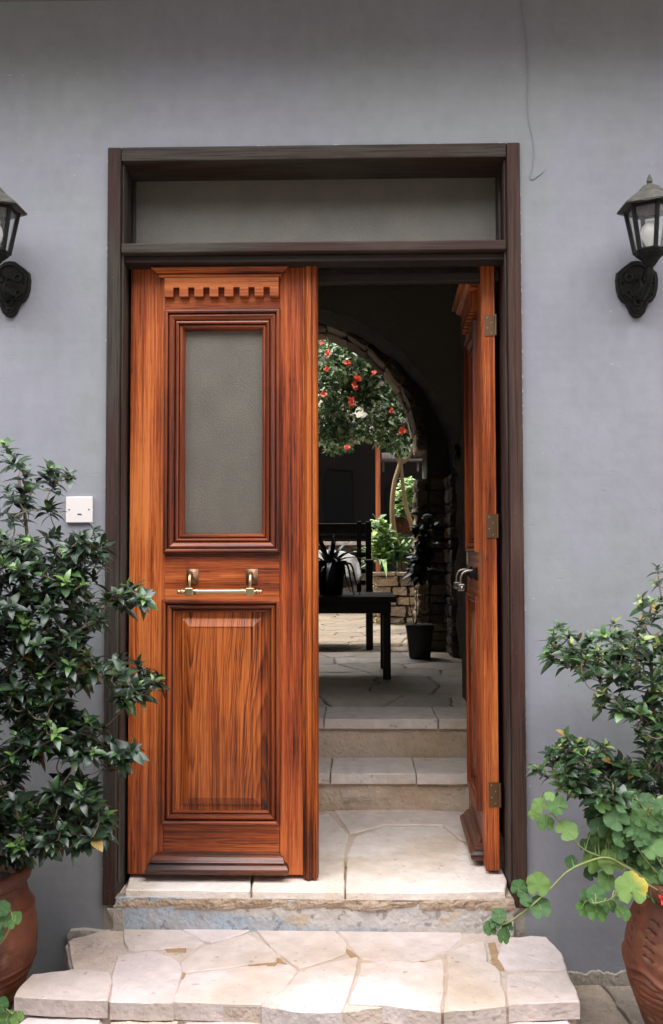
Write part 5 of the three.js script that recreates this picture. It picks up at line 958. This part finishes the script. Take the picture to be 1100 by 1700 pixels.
  { const a0 = W(470, 715, zq + 0.1), a1 = W(668, 715, zq + 0.1), yb = W(600, 722, zq + 0.1).y, yt2 = W(600, 660, zq + 0.1).y, n = 40, g = new GB();
    const Y = (u) => yb + 0.05 * Math.cos((u - 0.35) * 7) * (u > 0.1 ? 1 : 0.5) - 0.03, Z = (u) => zq + 0.1 + 0.03 * Math.sin(u * 22);
    for (let i = 0; i < n; i++) { const u = i / n, v = (i + 1) / n, X = (t) => a0.x + (a1.x - a0.x) * t; g.quad([X(u), Y(u), Z(u)], [X(v), Y(v), Z(v)], [X(v), yt2, zq], [X(u), yt2, zq], [u, 0], [v, 0], [v, 1], [u, 1]); g.quad([X(u), yt2, zq], [X(v), yt2, zq], [X(v), yt2 + 0.5, zq - 2.2], [X(u), yt2 + 0.5, zq - 2.2], [u, 1], [v, 1], [v, 2], [u, 2]); }
    part('cloth', g.build(), M.awning, aw);
    part('front_bar', board(a0.x, a1.x, yt2 - 0.01, yt2 + 0.03, zq - 0.05, zq - 0.005, 'x'), M.postWood, aw); }
  const bb = thing('porch_building', 'dark shaded building with a porch at the back of the courtyard', 'building');
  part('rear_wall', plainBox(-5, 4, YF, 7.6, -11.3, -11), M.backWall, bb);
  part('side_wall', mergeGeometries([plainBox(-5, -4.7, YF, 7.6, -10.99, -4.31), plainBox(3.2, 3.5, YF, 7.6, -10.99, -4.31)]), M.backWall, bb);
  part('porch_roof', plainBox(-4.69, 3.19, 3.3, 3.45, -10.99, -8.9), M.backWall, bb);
  part('door', board(W(540, 900, -10.95).x, W(585, 900, -10.95).x, YF, YF + 2.0, -10.99, -10.94), M.blueDoor, bb);
  part('shutter', board(W(640, 900, -10.95).x, W(690, 900, -10.95).x, YF + 0.9, YF + 1.75, -10.99, -10.94), M.blueDoor, bb);
  const zs = -8.9, s0 = W(630, 762, zs), s1 = W(700, 762, zs), sh = thing('wall_shelf', 'dark shelf in the porch under the row of white cups', 'shelf', [s0.x, s0.y, zs]);
  part('board', board(0, s1.x - s0.x, -0.03, 0, -0.16, 0.02, 'x'), M.postWoodDark ??= new THREE.MeshStandardMaterial({ color: new THREE.Color(0.12, 0.11, 0.1), roughness: 0.8 }), sh);
  for (const x of [0.05, s1.x - s0.x - 0.05]) part('bracket', plainBox(x - 0.012, x + 0.012, -0.16, -0.031, -0.15, -0.02), M.postWoodDark, sh);
  const cupNames = ['first', 'second', 'third', 'fourth', 'fifth', 'sixth', 'seventh', 'eighth'];
  for (let i = 0; i < 8; i++) { const p = W(636 + i * 5, 762, zs - 0.05), g = new THREE.LatheGeometry([[0, 0], [0.02, 0], [0.024, 0.05], [0.027, 0.085], [0.023, 0.085], [0.02, 0.01], [0, 0.008]].map(([a, b]) => new THREE.Vector2(a, b)), 10); const c = part(numbered('cup'), g, M.porcelain, scene); c.position.set(p.x, s0.y + 0.001, zs - 0.06); tag(c, `${cupNames[i]} small white cup from the left on the dark porch shelf`, 'cup', 'white cups on the porch shelf'); }
  // sunlit bench wall behind the chair
  const bz = -8.95, b0 = Wy(420, 1018, YF), bx0 = -2.2, bx1 = W(612, 950, bz).x, by = W(560, 899, bz).y;
  const be = thing('stone_bench', 'long pale topped stone bench wall at the back of the courtyard', 'bench', [bx0, YF, bz]);
  part('top_slab', board(0, bx1 - bx0, by - YF - 0.05, by - YF, -0.4, 0, 'x', 0.008), M.flag[3], be);
  part('base', plainBox(0.02, bx1 - bx0 - 0.02, 0, by - YF - 0.051, -0.38, -0.06), M.rubbleJoint, be);
  for (let x = 0.02; x < bx1 - bx0 - 0.1;) { const w = 0.15 + R() * 0.2, b = blockGeo(w * 0.95, 0.11, 0.1, Math.floor(x * 100)); b.translate(x + w / 2, 0.055, -0.04); x += w; part('stone', b, M.rubble[Math.floor(R() * 4)], be); }

  // flowering vine over the courtyard
  const vn = thing('flowering_vine', 'dense flowering vine with red blooms spilling over the courtyard', 'vine');
  const zv = -6.3, vs = leafSet('ovate', [[[0.03, 0.075, 0.03], [0.06, 0.12, 0.05]], [[0.1, 0.2, 0.07], [0.16, 0.27, 0.1]], [[0.36, 0.5, 0.2], [0.45, 0.55, 0.28]], [[0.6, 0.68, 0.45], [0.66, 0.72, 0.5]]], 700);
  const Q = rng(1234), gs = [];
  for (const [bx, by2, r, n] of [[545, 560, 40, 420], [575, 590, 42, 520], [548, 600, 26, 160], [600, 615, 40, 520], [625, 640, 36, 420], [540, 640, 24, 190], [575, 640, 34, 260], [600, 650, 32, 360], [645, 655, 32, 420], [548, 690, 26, 300], [560, 670, 22, 120], [655, 680, 28, 360], [640, 690, 26, 260], [565, 712, 20, 180], [585, 706, 18, 90], [600, 712, 16, 70], [555, 727, 14, 90], [620, 706, 22, 130], [640, 716, 18, 110], [665, 706, 18, 190], [650, 735, 14, 50], [668, 735, 12, 60], [668, 665, 22, 260], [672, 690, 18, 200], [640, 630, 26, 260], [610, 590, 40, 300], [575, 738, 8, 22], [562, 742, 7, 26], [548, 745, 8, 30], [585, 728, 8, 30], [608, 722, 8, 26], [597, 724, 7, 20], [568, 728, 8, 30], [632, 735, 8, 24], [540, 700, 22, 200], [538, 722, 14, 110], [550, 738, 10, 60], [664, 748, 8, 50], [656, 742, 9, 50], [510, 600, 60, 400], [500, 660, 50, 240], [520, 540, 60, 400], [570, 530, 50, 300], [620, 560, 50, 300], [680, 640, 40, 250]]) {
    const bz2 = (Q() - 0.5) * 0.5;
    for (let i = 0; i < n * 1.7; i++) {
      const a = Q() * 6.28, q = Math.pow(Q(), 0.42) * r * 1.06, bulge = Math.sqrt(Math.max(0, 1 - (q / r) ** 2)) * r * 0.004, p = W(bx + Math.cos(a) * q, by2 + Math.sin(a) * q, zv + bz2 + bulge + (Q() - 0.7) * 0.5), s = 0.03 + Q() * 0.045;
      const tone = Q() < 0.25 ? 0 : Q() < 0.4 ? 1 : Q() < 0.5 ? 2 : 3;
      gs.push(vs[tone][Math.floor(Q() * 4)].clone().applyMatrix4(new THREE.Matrix4().compose(p, aim(V((Q() - 0.5) * 2, Q() - 0.75, Q() * 1.1 - 0.2), V(-0.2, 1, 0.3)), V(s * 1.3, s, s))));
    }
  }
  const fo = part('foliage', mergeGeometries(gs), M.vineLeaf, vn); fo.userData.kind = 'stuff';
  const bloom = (list, c1, c2, size, name) => { for (const [x, y, k] of list) { const pt = [], p = W(x, y, zv + 0.5); for (let i = 0; i < 16; i++) { const s = size * (k ?? 1) * (0.7 + Q() * 0.6); pt.push(leafGeo('ovate', Q() < 0.5 ? c1 : c2, c2, Math.floor(Q() * 999)).applyMatrix4(new THREE.Matrix4().compose(V((Q() - 0.5) * size * 1.1, (Q() - 0.5) * size * 1.1, (Q() - 0.5) * size), aim(V(Q() - 0.5, Q() - 0.4, Q() - 0.1), V(0, 0.4, 1)), V(s * 1.6, s, s)))); } const o = part(name, mergeGeometries(pt), M.petal, vn); o.position.copy(p); } };
  bloom([[544, 586], [578, 603, 1.2], [541, 613, 0.8], [593, 629, 1.2], [590, 641, 1.2], [537, 656, 1.1], [583, 664], [584, 672, 0.9], [577, 743, 0.9], [667, 716, 1.2], [648, 681, 0.9], [622, 619, 0.8], [534, 570, 0.8]], [0.72, 0.05, 0.025], [0.85, 0.16, 0.07], 0.028, 'red_bloom');
  bloom([[539, 596, 1.2], [633, 637, 0.8], [635, 675, 1.1], [668, 700, 0.9], [590, 735, 0.6]], [0.26, 0.2, 0.17], [0.32, 0.22, 0.19], 0.024, 'pale_bloom');
  part('stem', merge([tube([W(500, 640, zv - 0.3), W(560, 600, zv - 0.3), W(620, 620, zv - 0.3), W(690, 660, zv - 0.3)], 0.02, 0.012, 24, 6), tube([W(520, 560, zv - 0.3), W(580, 640, zv - 0.25), W(570, 738, zv)], 0.014, 0.004, 24, 6), tube([W(540, 560, zv - 0.4), W(600, 575, zv - 0.4), W(660, 640, zv - 0.4)], 0.015, 0.01, 24, 6)]), M.bark, vn);
}

renderer.render(scene, camera);
